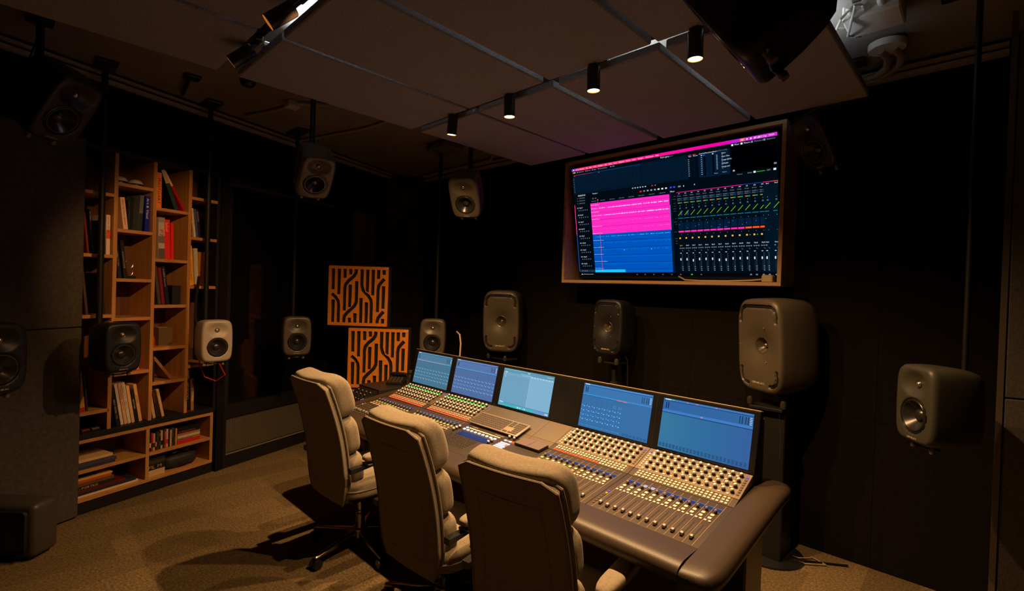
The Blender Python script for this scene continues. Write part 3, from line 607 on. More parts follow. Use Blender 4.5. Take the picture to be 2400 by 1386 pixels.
book('cream slim book with black title, last of three at the bottom', -.846, .575, .020, .232, -12, (210, 170, 105), 'PLAY', (40, 30, 25), th=.5)
# column 3
book('multicoloured dark book at the start of the fourth column', -.664, 2.049, .022, .244, -1.5, (40, 26, 22), None, bands=((.1, .2, (190, 60, 30)), (.45, .55, (200, 150, 50)), (.85, .95, (200, 20, 30))))
book('white slim book in the fourth column', -.625, 2.049, .016, .243, -7, (225, 205, 175), 'CINEMA OF THE REAL', (120, 60, 50), th=.5)
book('steel blue book right of the white slim book', -.606, 2.049, .019, .240, -6.6, (62, 84, 130))
book('dark violet book with pale lettering in the fourth column', -.586, 2.049, .020, .234, -6.8, (40, 22, 52), 'SEVENTEEN', (190, 170, 170), th=.5)
book('tall orange yellow book with black title lettering', -.652, 1.640, .036, .335, -4.5, (248, 178, 22), 'TAKE THE SPACE SERIOUSLY', (40, 30, 18), th=.42, start=.35)
book('pale grey book behind the speaker pole', -.608, 1.640, .030, .316, -3, (200, 190, 172))
book('yellow book with pale label right of the speaker pole', -.520, 1.640, .027, .292, -3.8, (246, 176, 18), None, bands=((0, .1, (235, 200, 120)), (.46, .6, (240, 205, 140))))
rb = book('tall black book with a thin red border around its spine', -.664, .575, .043, .392, -.5, (20, 15, 13), 'NAKED    BIG BOOKS', (190, 165, 140), th=.4, bands=((0, .012, (215, 40, 20)), (.985, 1, (215, 40, 20))))
book('beige patterned book beside the red bordered book', -.614, .575, .023, .278, -1, (150, 118, 70), None, bands=((.1, .3, (110, 70, 40)), (.4, .7, (180, 150, 100))))
# the slanting row at the bottom of column 1
for (s, t, h, c, ti, tc), l in zip(((-1.164, .023, .290, (24, 22, 22), 'NEW MUSIC TO', (200, 170, 110)), (-1.136, .019, .322, (228, 205, 180), None, None), (-1.112, .021, .323, (230, 178, 140), 'CONCRETE OBJECTS', (120, 70, 50)), (-1.088, .021, .325, (224, 208, 190), 'CONCRETE OBJECTS', (90, 80, 76)), (-1.062, .021, .294, (228, 180, 120), None, None), (-1.036, .019, .262, (26, 25, 22), 'NEWTON', (215, 205, 190)), (-1.012, .022, .298, (226, 172, 110), 'JOSEPH', (100, 70, 45))),
        ('black book with yellow lettering, first of the slanting row', 'plain white book, second of the slanting row', 'peach book with dense lettering in the slanting row', 'white book with dense grey lettering in the slanting row', 'plain cream book in the middle of the slanting row', 'black book with white capital title in the slanting row', 'cream book with small dark title ending the slanting row')):
    book(l + ' at the bottom of the bookcase', s, .575, t, h, -9.3, c, ti, tc or (0, 0, 0), th=.55, start=.3 if ti in ('NEWTON', 'JOSEPH', 'NEW MUSIC TO') else .1)
# things on shelves
def dome(label, s, y, z):
    t = thing('headphone_case', label, 'case', M=TL @ Matrix.Translation((s, y, z)))
    MB().lathe([(0, 0), (.052, 0), (.054, .012), (.050, .020)], 24, cap0=False).build('base', blackm, t)
    MB().lathe([(.049, .019), (.046, .032), (.036, .046), (.02, .054), (0, .057)], 24).build('lid', mat('pearl_plastic', (.62, .55, .48), .25), t)
dome('pearly domed case on a dark base on the top shelf, next to the first upright', -1.155, .08, 2.3915); dome('second pearly domed case on the top shelf, towards the second upright', -1.045, .09, 2.3915)
t = thing('metal_rings', 'two linked metal rings standing on a dark stand on the shelf with black books', 'ornament', M=TL @ Matrix.Translation((-1.075, .10, 1.6835)))
MB().bbox(-.04, -.03, 0, .04, .03, .02, .004).build('stand', black, t)
def torus(r, k, T, n=28): return [[tuple(T @ Vector(((r + k * math.cos(b)) * math.cos(a), (r + k * math.cos(b)) * math.sin(a), k * math.sin(b)))) for b in [2 * math.pi * j / 8 for j in range(8)]] for a in [2 * math.pi * i / n for i in range(n + 1)]]
for z in (.05, .107): MB().loft(torus(.030, .0045, Matrix.Translation((0, 0, z)) @ Matrix.Rotation(R(90), 4, 'X')), cap0=False, cap1=False).build('ring', steel, t)
t = thing('bottle', 'small red bottle standing by the second upright above the open cell', 'bottle', M=TL @ Matrix.Translation((-.915, .05, 1.1455)))
MB().lathe([(0, 0), (.013, 0), (.014, .004), (.014, .06), (.006, .08), (.006, .095)], 16, cap1=True).build('body', mat('red_glaze', (.5, .03, .02), .3), t); MB().lathe([(.007, .095), (.007, .11), (0, .11)], 12).build('cap', black, t)
for l, s, c in (('dark red small object in the lowest left cell', -1.345, (120, 20, 18)), ('grey small gadget in the lowest left cell', -1.285, (90, 80, 60))):
    t = thing('gadget', l, 'gadget', M=TL @ Matrix.Translation((s, .07, .5755))); MB().bbox(-.025, -.02, 0, .025, .02, .016, .004, seg=2).build('body', cov(c), t); MB().bbox(-.012, -.01, .016, .012, .01, .02, .002).build('button', black, t)
# low cabinet, left half: two stacks of magazines
z = .3155
for l, w_, t_, c, ti in (('dark violet magazine at the foot of the short stack', .40, .016, (52, 44, 66), None), ('blue grey magazine in the short stack of the low cabinet', .41, .018, (62, 66, 92), 'portfolio'), ('muted violet magazine under the cream pad', .39, .014, (80, 66, 84), None), ('cream pad on top of the short stack in the low cabinet', .385, .019, (216, 178, 128), None)):
    flat(l, -1.573, z, w_, t_, .24, c, ti, (170, 170, 180)); z += t_ + .0008
z = .1145
for l, w_, t_, c, ti, tc in (('wide white portfolio at the very bottom of the low cabinet', .560, .016, (222, 190, 150), None, None), ('dark blue large book above the white portfolio', .545, .020, (38, 40, 58), 'Open Air Festival', (150, 140, 150)), ('dark red large book with pale bands low in the tall stack', .47, .017, (96, 22, 20), None, None), ('dark book with cream capital title in the tall stack', .40, .026, (40, 32, 26), 'DOMBROGAS - PORTIUS', (215, 180, 120)), ('brown magazine with small title near the top of the tall stack', .395, .022, (104, 76, 50), 'modern form', (180, 140, 90)), ('orange magazine under the cream folder', .38, .018, (196, 82, 28), None, None), ('cream folder on top of the tall stack in the low cabinet', .385, .010, (222, 168, 100), None, None)):
    flat(l, -1.573, z, w_, t_, .26, c, ti, tc or (0, 0, 0)); z += t_ + .0008
flat('black tablet lying on the cream folder of the tall stack', -1.573, z, .30, .010, .2, (16, 16, 16), y=.05, name='tablet', cat='tablet', group=None, cov_name='body')
t = thing('picture_card', 'dim brown card with a dark figure leaning at the back of the low cabinet', 'card', M=TL @ Matrix.Translation((-1.52, .27, .3155)) @ Matrix.Rotation(R(-8), 4, 'X'))
MB().box(0, 0, 0, .24, .004, .15).build('card', cov((92, 70, 44)), t); a = Art((0, -.0004, 0), (1, 0, 0), (0, 0, 1)); a.poly([(.1, .02), (.2, .02), (.21, .08), (.17, .11), (.13, .09), (.09, .06)], (30, 22, 18)); a.build('print', print_m, t)
# low cabinet, right half: row of discs, stacked boxes, lower shelf
x = -.948; rnd = random.Random(11)
dc_ = [(20, 18, 18), (28, 24, 30), (170, 40, 24), (205, 160, 95), (24, 22, 22), (60, 58, 52), (30, 26, 24), (200, 170, 110), (40, 40, 44), (180, 60, 30), (205, 175, 120), (26, 24, 24), (190, 150, 90), (70, 66, 74), (34, 28, 26), (200, 130, 60)]
nm = ['black', 'charcoal', 'red and black', 'cream', 'plain black', 'olive grey', 'brown black', 'pale tan', 'slate', 'orange red', 'light cream', 'jet black', 'buff', 'grey violet', 'umber', 'amber']
for k in range(16):
    tk = .0135
    b = book(f'{nm[k]} film disc case, number {k + 1} from the divider in the low cabinet' if False else f'{nm[k]} spined disc case in the row on the right cabinet shelf', x, .3165, tk, .135 + .006 * (k * 5 % 3), 0, dc_[k], 'FILM' if k % 3 == 0 else None, (200, 190, 170), depth=.13, y=.03, bands=((.55, .8, dc_[(k * 7 + 3) % 16]),), group='disc cases in the low cabinet', th=.5); x += tk + .0006
z = .3165
for l, t_, c, ti, tc in (('red boxed set at the foot of the flat stack beside the discs', .027, (205, 24, 30), None, None), ('tan boxed set above the red one', .020, (150, 110, 84), 'PARIS TEXAS', (60, 20, 20)), ('white boxed set with a dark patch in the flat stack', .019, (206, 176, 140), None, None), ('pale boxed set with red lettering in the flat stack', .018, (150, 128, 108), 'SERIES TWO', (170, 30, 24)), ('black boxed set with red lettering in the flat stack', .024, (30, 22, 22), 'EXPERIMENTS', (190, 50, 26)), ('plain black boxed set on top of the flat stack', .022, (22, 18, 18), None, None)):
    flat(l, -.722, z, .188, t_, .13, c, ti, tc or (0, 0, 0), group='boxed sets beside the discs', y=.025, bands=((.02, .97, (235, 90, 90)),) if False else ()); z += t_ + .0006
z = .1145
for l, t_, c, ti in (('white box at the bottom of the right lower cell', .050, (205, 170, 130), None), ('black box with pale letters above the white box', .048, (26, 24, 20), 'FIL M'), ('olive green box under the dark one in the right lower cell', .026, (62, 56, 36), None), ('thin dark box on top in the right lower cell', .016, (34, 26, 18), None)):
    flat(l, -.947, z, .128, t_, .19, c, ti, (180, 150, 100), group='boxes in the right lower cell', name='box', cat='box', cov_name='lid'); z += t_ + .0006
cs = thing('equipment_case', 'rounded black zip case on the lowest cabinet shelf', 'case', M=TL @ Matrix.Translation((-.665, .14, .1145)))
MB().pillow((0, 0, .055), (.138, .105, .055), 4, 8).build('body', mat('black_nylon', (.018, .016, .014), .6, bump=(300, .3)), cs)
MB().loft([[(.1395 * math.copysign(abs(math.cos(q)) ** .5, math.cos(q)), .1062 * math.copysign(abs(math.sin(q)) ** .5, math.sin(q)), zz) for q in [2 * math.pi * j / 40 for j in range(40)]] for zz in (.060, .066)], cap0=False, cap1=False).build('zip', mat('zip_tape', (.05, .045, .04), .4), cs)
MB().tube([(-.03, -.108, .03), (-.03, -.118, .035), (.03, -.118, .035), (.03, -.108, .03)], .005).build('handle', black, cs)
gl = thing('headphones', 'dark headphones with a shiny ear cup lying on the zip case', 'headphones', M=TL @ Matrix.Translation((-.66, .10, .226)))
MB().tube([(-.07, -.02, .01), (-.04, -.03, .018), (0, -.03, .016), (.03, -.02, .02)], .006).build('headband', blackm, gl)
MB().pillow((.045, -.01, .02), (.035, .028, .017), 2.5, 6).build('ear_cup', mat('gloss_plastic', (.05, .05, .055), .08, coat=.6), gl); MB().pillow((.08, .03, .018), (.03, .025, .016), 2.5, 6).build('ear_cup', blackm, gl)

# ================================================================== loudspeakers
def frame_to(pos_, target, roll=0.):
    f = (Vector(target) - Vector(pos_)).normalized(); y = -f; x = y.cross(Vector((0, 0, 1))).normalized(); z = x.cross(y)
    M = Matrix((x, y, z)).transposed().to_4x4() @ Matrix.Rotation(R(roll), 4, 'Y'); M.translation = pos_; return M
def sq2se(a, b, n):
    m_ = max(abs(a), abs(b))
    if m_ == 0: return 0, 0, 0
    ca, cb = a / m_, b / m_; d = (abs(ca) ** n + abs(cb) ** n) ** (1 / n); return m_ * ca / d, m_ * cb / d, m_
SPK_CACHE = {}
def cabinet(kind):
    """front face towards -y, centred on the origin; returns the mesh builder"""
    if kind == 'two_way': W, H, D, n, NX, NZ, barrel = .245, .36, .235, 7, 30, 44, .075
    else: W, H, D, n, NX, NZ, barrel = .37, .611, .35, 5.5, 60, 92, .055
    mb = MB(); g = []
    def outline(px, pz, k=1.): return px * W / 2 * (1 - barrel * abs(pz) ** 2.2) * k, pz * H / 2 * (1 - barrel * .35 * abs(px) ** 2) * k
    paths = []
    if kind == 'coax':
        for sg_ in (1, -1):
            p = [(-.80, .52), (-.80, .66)] + [(-.80 + .30 * (1 - math.cos(t)), .66 + .18 * math.sin(t)) for t in [math.pi / 2 * i / 6 for i in range(1, 7)]]
            p = p + [(-a_, b_) for a_, b_ in p[::-1]] if sg_ > 0 else p
            if sg_ > 0: paths.append([(a_ * W / 2, b_ * H / 2) for a_, b_ in p])
            else:
                for q in (1, -1): paths.append([(q * a_ * W / 2, -b_ * H / 2) for a_, b_ in p])
    def depth(x, z, m_):
        d = .016 * max(0, (m_ - .90) / .10) ** 2
        if kind == 'two_way':
            r = math.hypot(x / .088, (z - .092) / .066)
            if r < 1: d += .024 * (1 - r * r) ** 1.3
            r = math.hypot(x, z + .052)
            if r < .083: d += .007
        else:
            r = math.hypot(x, z - .0); d += .042 * math.exp(-(r / .105) ** 2) + .006 * (1 - min(1, (r / .2) ** 2)) * 0
            for P in paths:
                best = 9
                for (x0, z0), (x1, z1) in zip(P, P[1:]):
                    L = max(1e-9, (x1 - x0) ** 2 + (z1 - z0) ** 2); t = max(0, min(1, ((x - x0) * (x1 - x0) + (z - z0) * (z1 - z0)) / L)); best = min(best, math.hypot(x - x0 - t * (x1 - x0), z - z0 - t * (z1 - z0)))
                if best < .013: d += .017 * min(1, (.013 - best) / .006)
        return d
    v = []
    for j in range(NZ + 1):
        for i in range(NX + 1):
            px, pz, m_ = sq2se(i / NX * 2 - 1, j / NZ * 2 - 1, n); x, z = outline(px, pz); v.append((x, depth(x, z, m_), z))
    def keep(i, j):
        p = v[j * (NX + 1) + i]; q = v[(j + 1) * (NX + 1) + i + 1]; x, z = (p[0] + q[0]) / 2, (p[2] + q[2]) / 2
        return (math.hypot(x, z + .052) > .079 and math.hypot(x, z - .092) > .0175) if kind == 'two_way' else math.hypot(x, z) > .0535
    f = [(j * (NX + 1) + i, j * (NX + 1) + i + 1, (j + 1) * (NX + 1) + i + 1, (j + 1) * (NX + 1) + i) for j in range(NZ) for i in range(NX) if keep(i, j)]
    b = [i for i in range(NX + 1)] + [(j + 1) * (NX + 1) - 1 for j in range(1, NZ + 1)] + [NZ * (NX + 1) + i for i in range(NX - 1, -1, -1)] + [j * (NX + 1) for j in range(NZ - 1, 0, -1)]
    rings = [(1.0, .016), (1.008, .03), (1.014, .07), (1.008, D * .5), (.965, D * .78), (.90, D * .93), (.80, D)]
    base = [(v[k][0], v[k][2]) for k in b]; prev = b
    for k, y in rings[1:]:
        s0 = len(v); v += [(x * k, y, z * k) for x, z in base]; cur = list(range(s0, s0 + len(b)))
        for q in range(len(b)): r = (q + 1) % len(b); f.append((prev[r], prev[q], cur[q], cur[r]))
        prev = cur
    f.append(tuple(prev)); mb.add(v, f, smooth=True)
    return mb, paths
RX = Matrix.Rotation(R(90), 4, 'X')                                        # lathe axis z -> -y
def make_parts(kind, m_):
    key = (kind, m_.name)
    if key in SPK_CACHE: return SPK_CACHE[key]
    mb, paths = cabinet(kind); out = []
    o = mb.build('cabinet', m_, link=False, angle=50); out.append(o)
    if kind == 'two_way':
        T = Matrix.Translation((0, .007, -.052)) @ RX
        out.append(MB().lathe([(.0835, -.002), (.0825, .0075), (.079, .008), (.0765, .004)], 44, T=T).build('woofer_ring', mat('woofer_ring', (.03, .028, .026), .25, metal=.5), link=False))
        out.append(MB().lathe([(.0765, .003), (.073, .0075), (.068, .0075), (.063, .003), (.060, -.001), (.030, -.026), (.0285, -.022), (.02, -.015), (.01, -.012), (0, -.011)], 44, T=T).build('woofer', cone, link=False))
        T = Matrix.Translation((0, .0245, .092)) @ RX
        out.append(MB().lathe([(.020, -.002), (.019, .004), (.0155, .002)], 24, T=T).build('tweeter_ring', cone, link=False))
        out.append(MB().lathe([(.0155, .001), (.0135, .007), (.0085, .0115), (0, .013)], 24, T=T).build('tweeter', tweet, link=False))
        a = Art((0, -.0004, -.1605), (1, 0, 0), (0, 0, 1)); a.text('GENELEC', 0, 0, .0075, (200, 190, 170), 1, sx=1.5, centre=True)
        a.rect(.085, -.001, .091, .004, (60, 55, 50), 1)
    else:
        T = Matrix.Translation((0, .046, 0)) @ RX
        out.append(MB().lathe([(.058, .014), (.056, .015), (.0545, .0105), (.050, .0085), (.048, .002), (.018, -.030), (.0165, -.028)], 48, T=T).build('midrange_cone', copper, link=False))
        out.append(MB().lathe([(.0165, -.029), (.0145, -.016), (.0085, -.010), (0, -.0085)], 24, T=T).build('tweeter', tweet, link=False))
        for P in paths:
            out.append(MB().tube([(x, .011, z) for x, z in P], .0055, 8).build('bass_slot_shade', slotm, link=False))  # black tube puts the shade inside the groove
        sc_ = MB()
        for x, z in ((-.158, .0), (.062, -.10), (.05, .12)): sc_.lathe([(0, -.001), (.003, -.001), (.0032, -.006)], 8, T=Matrix.Translation((x, .0, z)) @ RX)
        out.append(sc_.build('sensor_dots', mat('sensor_dot', (.3, .25, .18), .3), link=False))
        a = Art((0, -.0004, -.248), (1, 0, 0), (0, 0, 1)); a.text('GENELEC', 0, 0, .0125, (225, 200, 150), 1, sx=1.55, centre=True)
    e = thing('tmp', 'x', 'x'); ao = a.build('logo', print_m, e); ao.parent = None; COL.objects.unlink(ao); bpy.data.objects.remove(e); out.append(ao)
    SPK_CACHE[key] = out; return out
def speaker(label, pos_, target, kind='two_way', m_=None, scale=1., roll=0., foot=True, group=None):
    m_ = m_ or spk; M = frame_to(pos_, target, roll) @ Matrix.Scale(scale, 4)
    t = thing('studio_monitor', label, 'speaker', M=M, group=group)
    for p in make_parts(kind, m_): o = p.copy(); o.name = p.name.split('.')[0]; COL.objects.link(o); o.parent = t
    if foot and kind == 'two_way':
        for x in (-.06, .06): MB().lathe([(0, -.03), (.011, -.03), (.013, -.02), (.009, -.006), (.012, .012)], 14, T=Matrix.Translation((x, .05, -.182))).build('stand_foot', mat('foot_rubber', (.16, .14, .12), .3), t)
        MB().tube([(-.085, .06, -.186), (-.04, .045, -.194), (0, .04, -.196), (.04, .045, -.194), (.085, .06, -.186)], .006, 8).build('stand_plate', blackm, t)
        MB().bbox(-.03, .225, -.10, .03, .262, .06, .004).build('rear_bracket', blackm, t)
    return t
polem = mat('pole_black', (.006, .006, .006), .55, spec=.3)
def pole(label, x, y, z0, r=.019, plate=.14):
    if 'thin' in label: r = .012
    t = thing('ceiling_pole', label, 'pole', (x, y, 3.16), group='ceiling poles')
    MB().bbox(-plate, -.06, -.022, plate, .06, -.001, .004).build('mounting_plate', blackm, t); MB().cyl((0, 0, z0 - 3.16), (0, 0, -.02), r, n=14).build('pole', polem, t)
    MB().cyl((0, 0, z0 - 3.16), (0, 0, z0 - 3.16 + .05), r * 1.35, n=14).build('collar', polem, t)
    return t
HEAD = Vector((-2.25, 1.35, 1.22))
def hung(label, plabel, pos_, m_=None, target=HEAD, dz=.05, pole_off=.285, **k):
    s = speaker(label, pos_, target, 'two_way', m_, **k)
    f = (Vector(target) - Vector(pos_)).normalized(); q = Vector(pos_) - f * pole_off
    pole(plabel, q.x, q.y, q.z + dz if abs(f.z) < .35 else q.z + .02)
    return s
hung('silver hanging speaker lit brightly in front of the bookcase end', 'black ceiling pole holding the bright silver speaker by the bookcase', (-4.42, 1.195, 1.205), spkl, dz=-.10, scale=.93)
hung('dark hanging speaker in front of the low middle of the bookcase', 'black ceiling pole crossing the left columns of the bookcase', (-4.185, .57, 1.216), spkb, dz=-.10, scale=.93)
hung('dim grey hanging speaker in front of the dark window', 'black ceiling pole in front of the dark window', (-4.57, 1.888, 1.200), spk, dz=-.10)
hung('grey hanging speaker behind the far end of the desk screens', 'black ceiling pole left of the wall screen, beside the far big speaker', (-3.86, 2.885, 1.205), spk, dz=-.10)
hung('grey speaker tilted down under the ceiling beside the far trunking', 'short black ceiling pole of the tilted speaker near the trunking', (-3.55, 1.572, 2.455), spk, pole_off=.21)
hung('grey speaker tilted down under the ceiling left of the wall screen', 'short black ceiling pole of the tilted speaker left of the wall screen', (-3.09, 2.587, 2.415), spk, pole_off=.21)
hung('dark speaker under the ceiling at the right end of the wall screen', 'thick black ceiling pole at upper right beside the disc vent', (-.83, 3.46, 2.655), spkb, pole_off=.21)
hung('olive grey hanging speaker at the far right', 'thin black ceiling pole of the far right hanging speaker', (-.245, 2.95, 1.222), mat('speaker_olive_dimmed', (.05, .046, .033), .45), dz=-.05, pole_off=.215)  # olive metal darkened in colour to stand for the weaker lamp light here
hung('dark speaker hanging high at upper left above the felt panels', 'black ceiling pole at upper left with a looping cable', (-3.72, .235, 2.60), spkb, pole_off=.24, scale=1.1)
hung('dark speaker cut by the left picture edge at mid height', 'black ceiling pole near the left picture edge', (-3.93, .0, 1.215), spkb, dz=-.1, scale=1.1)
hung('large black speaker hanging close by at the top right with an orange lit edge', 'short black ceiling pole over the close top right speaker', (-.70, 1.66, 2.58), spkb, target=Vector((-2.3, 1.56, 1.4)), pole_off=.22, scale=1.25)
# three coaxial main speakers behind the desk
speaker('large bronze speaker behind the desk, left of the wall screen', (-3.492, 3.44, 1.372), HEAD, 'coax', spk)
speaker('medium black speaker below the middle of the wall screen', (-2.258, 3.45, 1.412), HEAD + Vector((0, .2, .25)), 'coax', spkb, scale=.745)
speaker('largest looking bronze speaker right of the wall screen, beside the desk end', (-1.085, 3.44, 1.378), HEAD, 'coax', spk)
def stand(label, x, y, z, w_, box=False):
    t = thing('speaker_stand', label, 'stand', (x, y, 0))
    MB().lathe([(0, 0), (.22, 0), (.22, .012), (.05, .02), (.05, .02)], 28).build('base', blackm, t)
    if box: MB().bbox(-.11, -.10, .012, .11, .12, z - .085, .006).build('column', mat('stand_column', (.007, .006, .005), .5), t); MB().bbox(-.10, -.14, z - .085, .10, .12, z - .065, .003).build('top_plate', blackm, t)
    else:
        MB().cyl((0, 0, .012), (0, 0, z - .22), .032).build('lower_tube', mat('stand_tube', (.03, .023, .015), .35), t); MB().cyl((0, 0, z - .22), (0, 0, z - .065), .022).build('upper_tube', blackm, t)
        MB().bbox(-w_, -.07, z - .066, w_, .09, z - .05, .004).build('top_plate', blackm, t)
    for x_ in (-w_, w_): MB().lathe([(0, -.055), (.018, -.05), (.02, -.02), (.013, 0)], 14, T=Matrix.Translation((x_, -.1 if not box else -.12, z - .01))).build('stand_knob', mat('stand_knob', (.03, .024, .017), .3), t)
    return t
stand('speaker stand hidden behind the desk screens under the left bronze speaker', -3.54, 3.55, 1.05, .12)
stand('tube stand behind the desk screens under the black middle speaker', -2.25, 3.58, 1.17, .08)
stand('broad dark column stand under the right bronze speaker beside the desk', -1.02, 3.56, 1.055, .10, True)
pipe('speaker_cable', 'cable looping down behind the black middle speaker stand', [(-2.19, 3.60, 1.20), (-2.14, 3.60, 1.14), (-2.13, 3.60, .9), (-2.16, 3.60, .3), (-2.2, 3.6, .015)], .007, blackm, 'cable')
pipe('speaker_cable', 'beige cable curving behind the far end of the desk screens', [(-3.70, 3.06, 1.27), (-3.62, 3.03, 1.25), (-3.59, 3.02, 1.17), (-3.60, 3.02, 1.0), (-3.63, 3.03, .6), (-3.66, 3.05, .01)], .008, mat('beige_cable', (.55, .38, .25), .5), 'cable')
pipe('speaker_cable', 'red cable looping under the bright silver speaker', [(-4.60, 1.10, 1.14), (-4.61, 1.12, 1.0), (-4.59, 1.15, .90), (-4.54, 1.22, .865), (-4.48, 1.27, .92), (-4.46, 1.22, 1.02)], .0045, mat('red_cable', (.55, .02, .02), .4), 'cable')
pipe('speaker_cable', 'thick black cable hanging along the pole of the bright silver speaker', [(-4.66, 1.11, 1.72), (-4.69, 1.10, 1.54), (-4.70, 1.10, 1.38), (-4.66, 1.13, 1.24)], .011, blackm, 'cable')
pipe('speaker_cable', 'dark cable arching from the ceiling at upper left', [(-4.05, .12, 3.1), (-4.03, .1, 3.0), (-4.08, .07, 2.9), (-4.02, .0, 2.72), (-3.9, -.05, 2.6)], .009, mat('cable_sheath', (.05, .04, .03), .35), 'cable')
bead = MB()
for k in range(26): q = k / 25; bead.pillow((-.93 + .012 * math.sin(q * 2), 3.40 + .0 * q, .96 - .27 * q), (.0026, .0026, .0026), 2, 2)
tag(bead.build('bead_chain', mat('bead', (.05, .038, .022), .35)), 'fine beaded chain hanging beside the broad column stand', 'chain')
# ================================================================== mixing console
con = thing('mixing_console', 'long five bay mixing console with tilted screens, knobs, faders and a padded front edge', 'mixing console', (-2.18, 2.15, 0))
PR = [(2.465, .856), (2.29, .791), (2.23, .772), (1.865, .722)]
def PM(i, x, t, h=0., par=True):
    (y0, z0), (y1, z1) = PR[i], PR[i + 1]; v = Vector((0, y1 - y0, z1 - z0)).normalized(); ex = Vector((1, 0, 0)); n = (-v).cross(Vector((-1, 0, 0))); n = n if n.z > 0 else -n
    ey = n.cross(ex); M = Matrix((ex, ey, n)).transposed().to_4x4(); M.translation = Vector((x, y0 + (y1 - y0) * t, z0 + (z1 - z0) * t)) + n * h - (con.location if par else Vector())
    return M
BAYS = {1: (-3.594, -3.066), 2: (-3.066, -2.538), 4: (-1.830, -1.302), 5: (-1.302, -.774)}
# carcass
cb = MB()
prof = [(1.87, .700), (2.23, .748), (2.29, .768), (2.465, .832), (2.50, .832), (2.56, 1.10), (2.60, 1.10), (2.60, .62), (1.90, .62)]
cb.loft([[(x, y, z) for y, z in prof] for x in (-3.592, -.776)], smooth=False); cb.build('carcass', deskb, con, True)
tq = Vector((0, .2195, .9756)); nq = Vector((1, 0, 0)).cross(tq); TB = Matrix((Vector((1, 0, 0)), tq, nq)).transposed().to_4x4(); TB.translation = Vector((0, 2.4655, .8565))
MB().bbox(-3.605, 0, -.04, -.770, .296, 0, .003, T=TB).build('screen_housing', bezel, con, True)
MB().bbox(-3.605, .2962, -.036, -.770, .302, -.001, .002, T=TB).build('top_edge_glint', mat('glint_bronze', (.42, .30, .17), .35, metal=.5), con, True)  # edge lip coloured bronze to paint in the highlight along its top
for x in (-3.066, -2.538, -1.83, -1.302): MB().box(x - .0012, .0, .0002, x + .0012, .294, .0006, T=TB).build('housing_joint', slotm, con, True)
# screen pictures
SW, SH, S0 = .466, .262, .0175
def screen(x0, bg, fn):
    a = Art(TB @ Vector((x0, S0, .0012)), (1, 0, 0), tq, .0003)
    def rc(u0, v0, u1, v1, c, l=1): a.rect(u0 * SW, (1 - v1) * SH, u1 * SW, (1 - v0) * SH, c, l)
    rc(0, 0, 1, 1, bg, 0); fn(rc, a, bg); a.build('screen', screen_m, con, True)
def sh(c, k): return tuple(max(0, min(255, v * k)) for v in c)
def top_strip(rc, bg, rnd, hi=(205, 228, 245)):
    rc(0, 0, 1, .035, sh(bg, 1.12)); rc(.02, .008, .09, .028, hi, 2)
    for i in range(38):
        x = .12 + i * .0225; rc(x, .012, x + .008 + .008 * rnd.random(), .026, sh(bg, 1.4), 2)
    rc(0, .035, 1, .05, sh(bg, .72))
    for x in (.035, .06): rc(x, .075, x + .012, .20, sh(bg, .45), 2)
    for x in (.86, .885, .92, .945): rc(x, .075, x + .010, .21, sh(bg, .55), 2)
    for j in range(5): rc(.965, .075 + j * .03, .99, .085 + j * .03, hi, 2)
    for i in range(40): rc(.10 + i * .0185, .06, .102 + i * .0185, .22, sh(bg, .93), 1)
def mixer_page(nch, line, line2=None, split=1., pat=0):
    def fn(rc, a, bg):
        rnd = random.Random(nch + pat); top_strip(rc, bg, rnd)
        rc(0, .235, 1, .262, sh(bg, 1.15)); rc(0, .255, split, .266, line, 2)
        if line2: rc(split, .255, min(1, split + .15), .266, line2, 2)
        rc(0, .266, 1, 1, sh(bg, .94))
        w_ = (1. if split == 1 or pat == 0 else .62) / nch
        for i in range(nch):
            x = i * w_; rc(x, .268, x + .0025, .50, sh(bg, .72), 2); rc(x + w_ * .15, .268, x + w_ * .9, .278, sh(bg, .62), 2)
            for v, c in ((.50, 1.75), (.60, 1.8), (.70, 1.6), (.80, 1.9)):
                rc(x + w_ * .15, v, x + w_ * .32, v + .014, sh(bg, c * .9), 3); rc(x + w_ * .55, v + .016, x + w_ * .78, v + .034, sh(bg, c), 3); rc(x + w_ * .25, v + .018, x + w_ * .30, v + .03, sh(bg, 1.4), 3)
            for k in range(6): rc(x + w_ * (.1 + .14 * k), .90, x + w_ * (.14 + .14 * k), .985, sh(bg, .88), 2)
            if pat == 4:
                for k, c in ((.1, (60, 190, 235)), (.4, (60, 160, 240)), (.7, (160, 220, 160))): rc(x + w_ * k, .945, x + w_ * (k + .12), .955, c, 3)
                if i in (6, 7):
                    for q in range(14): rc(x + w_ * (.15 + .1 * (q % 7)), .40 + .03 * (q // 7), x + w_ * (.2 + .1 * (q % 7)), .408 + .03 * (q // 7), (60, 200, 190), 3)
                rc(x + w_ * .2, .555, x + w_ * .4, .568, (120, 70, 120), 3)
        if pat == 4:
            for i in range(7): rc(.66 + i * .048, .93, .66 + i * .048 + .036, .95, sh(bg, .78), 2); rc(.66 + i * .048, .957, .66 + i * .048 + .036, .975, sh(bg, .78), 2)
    return fn
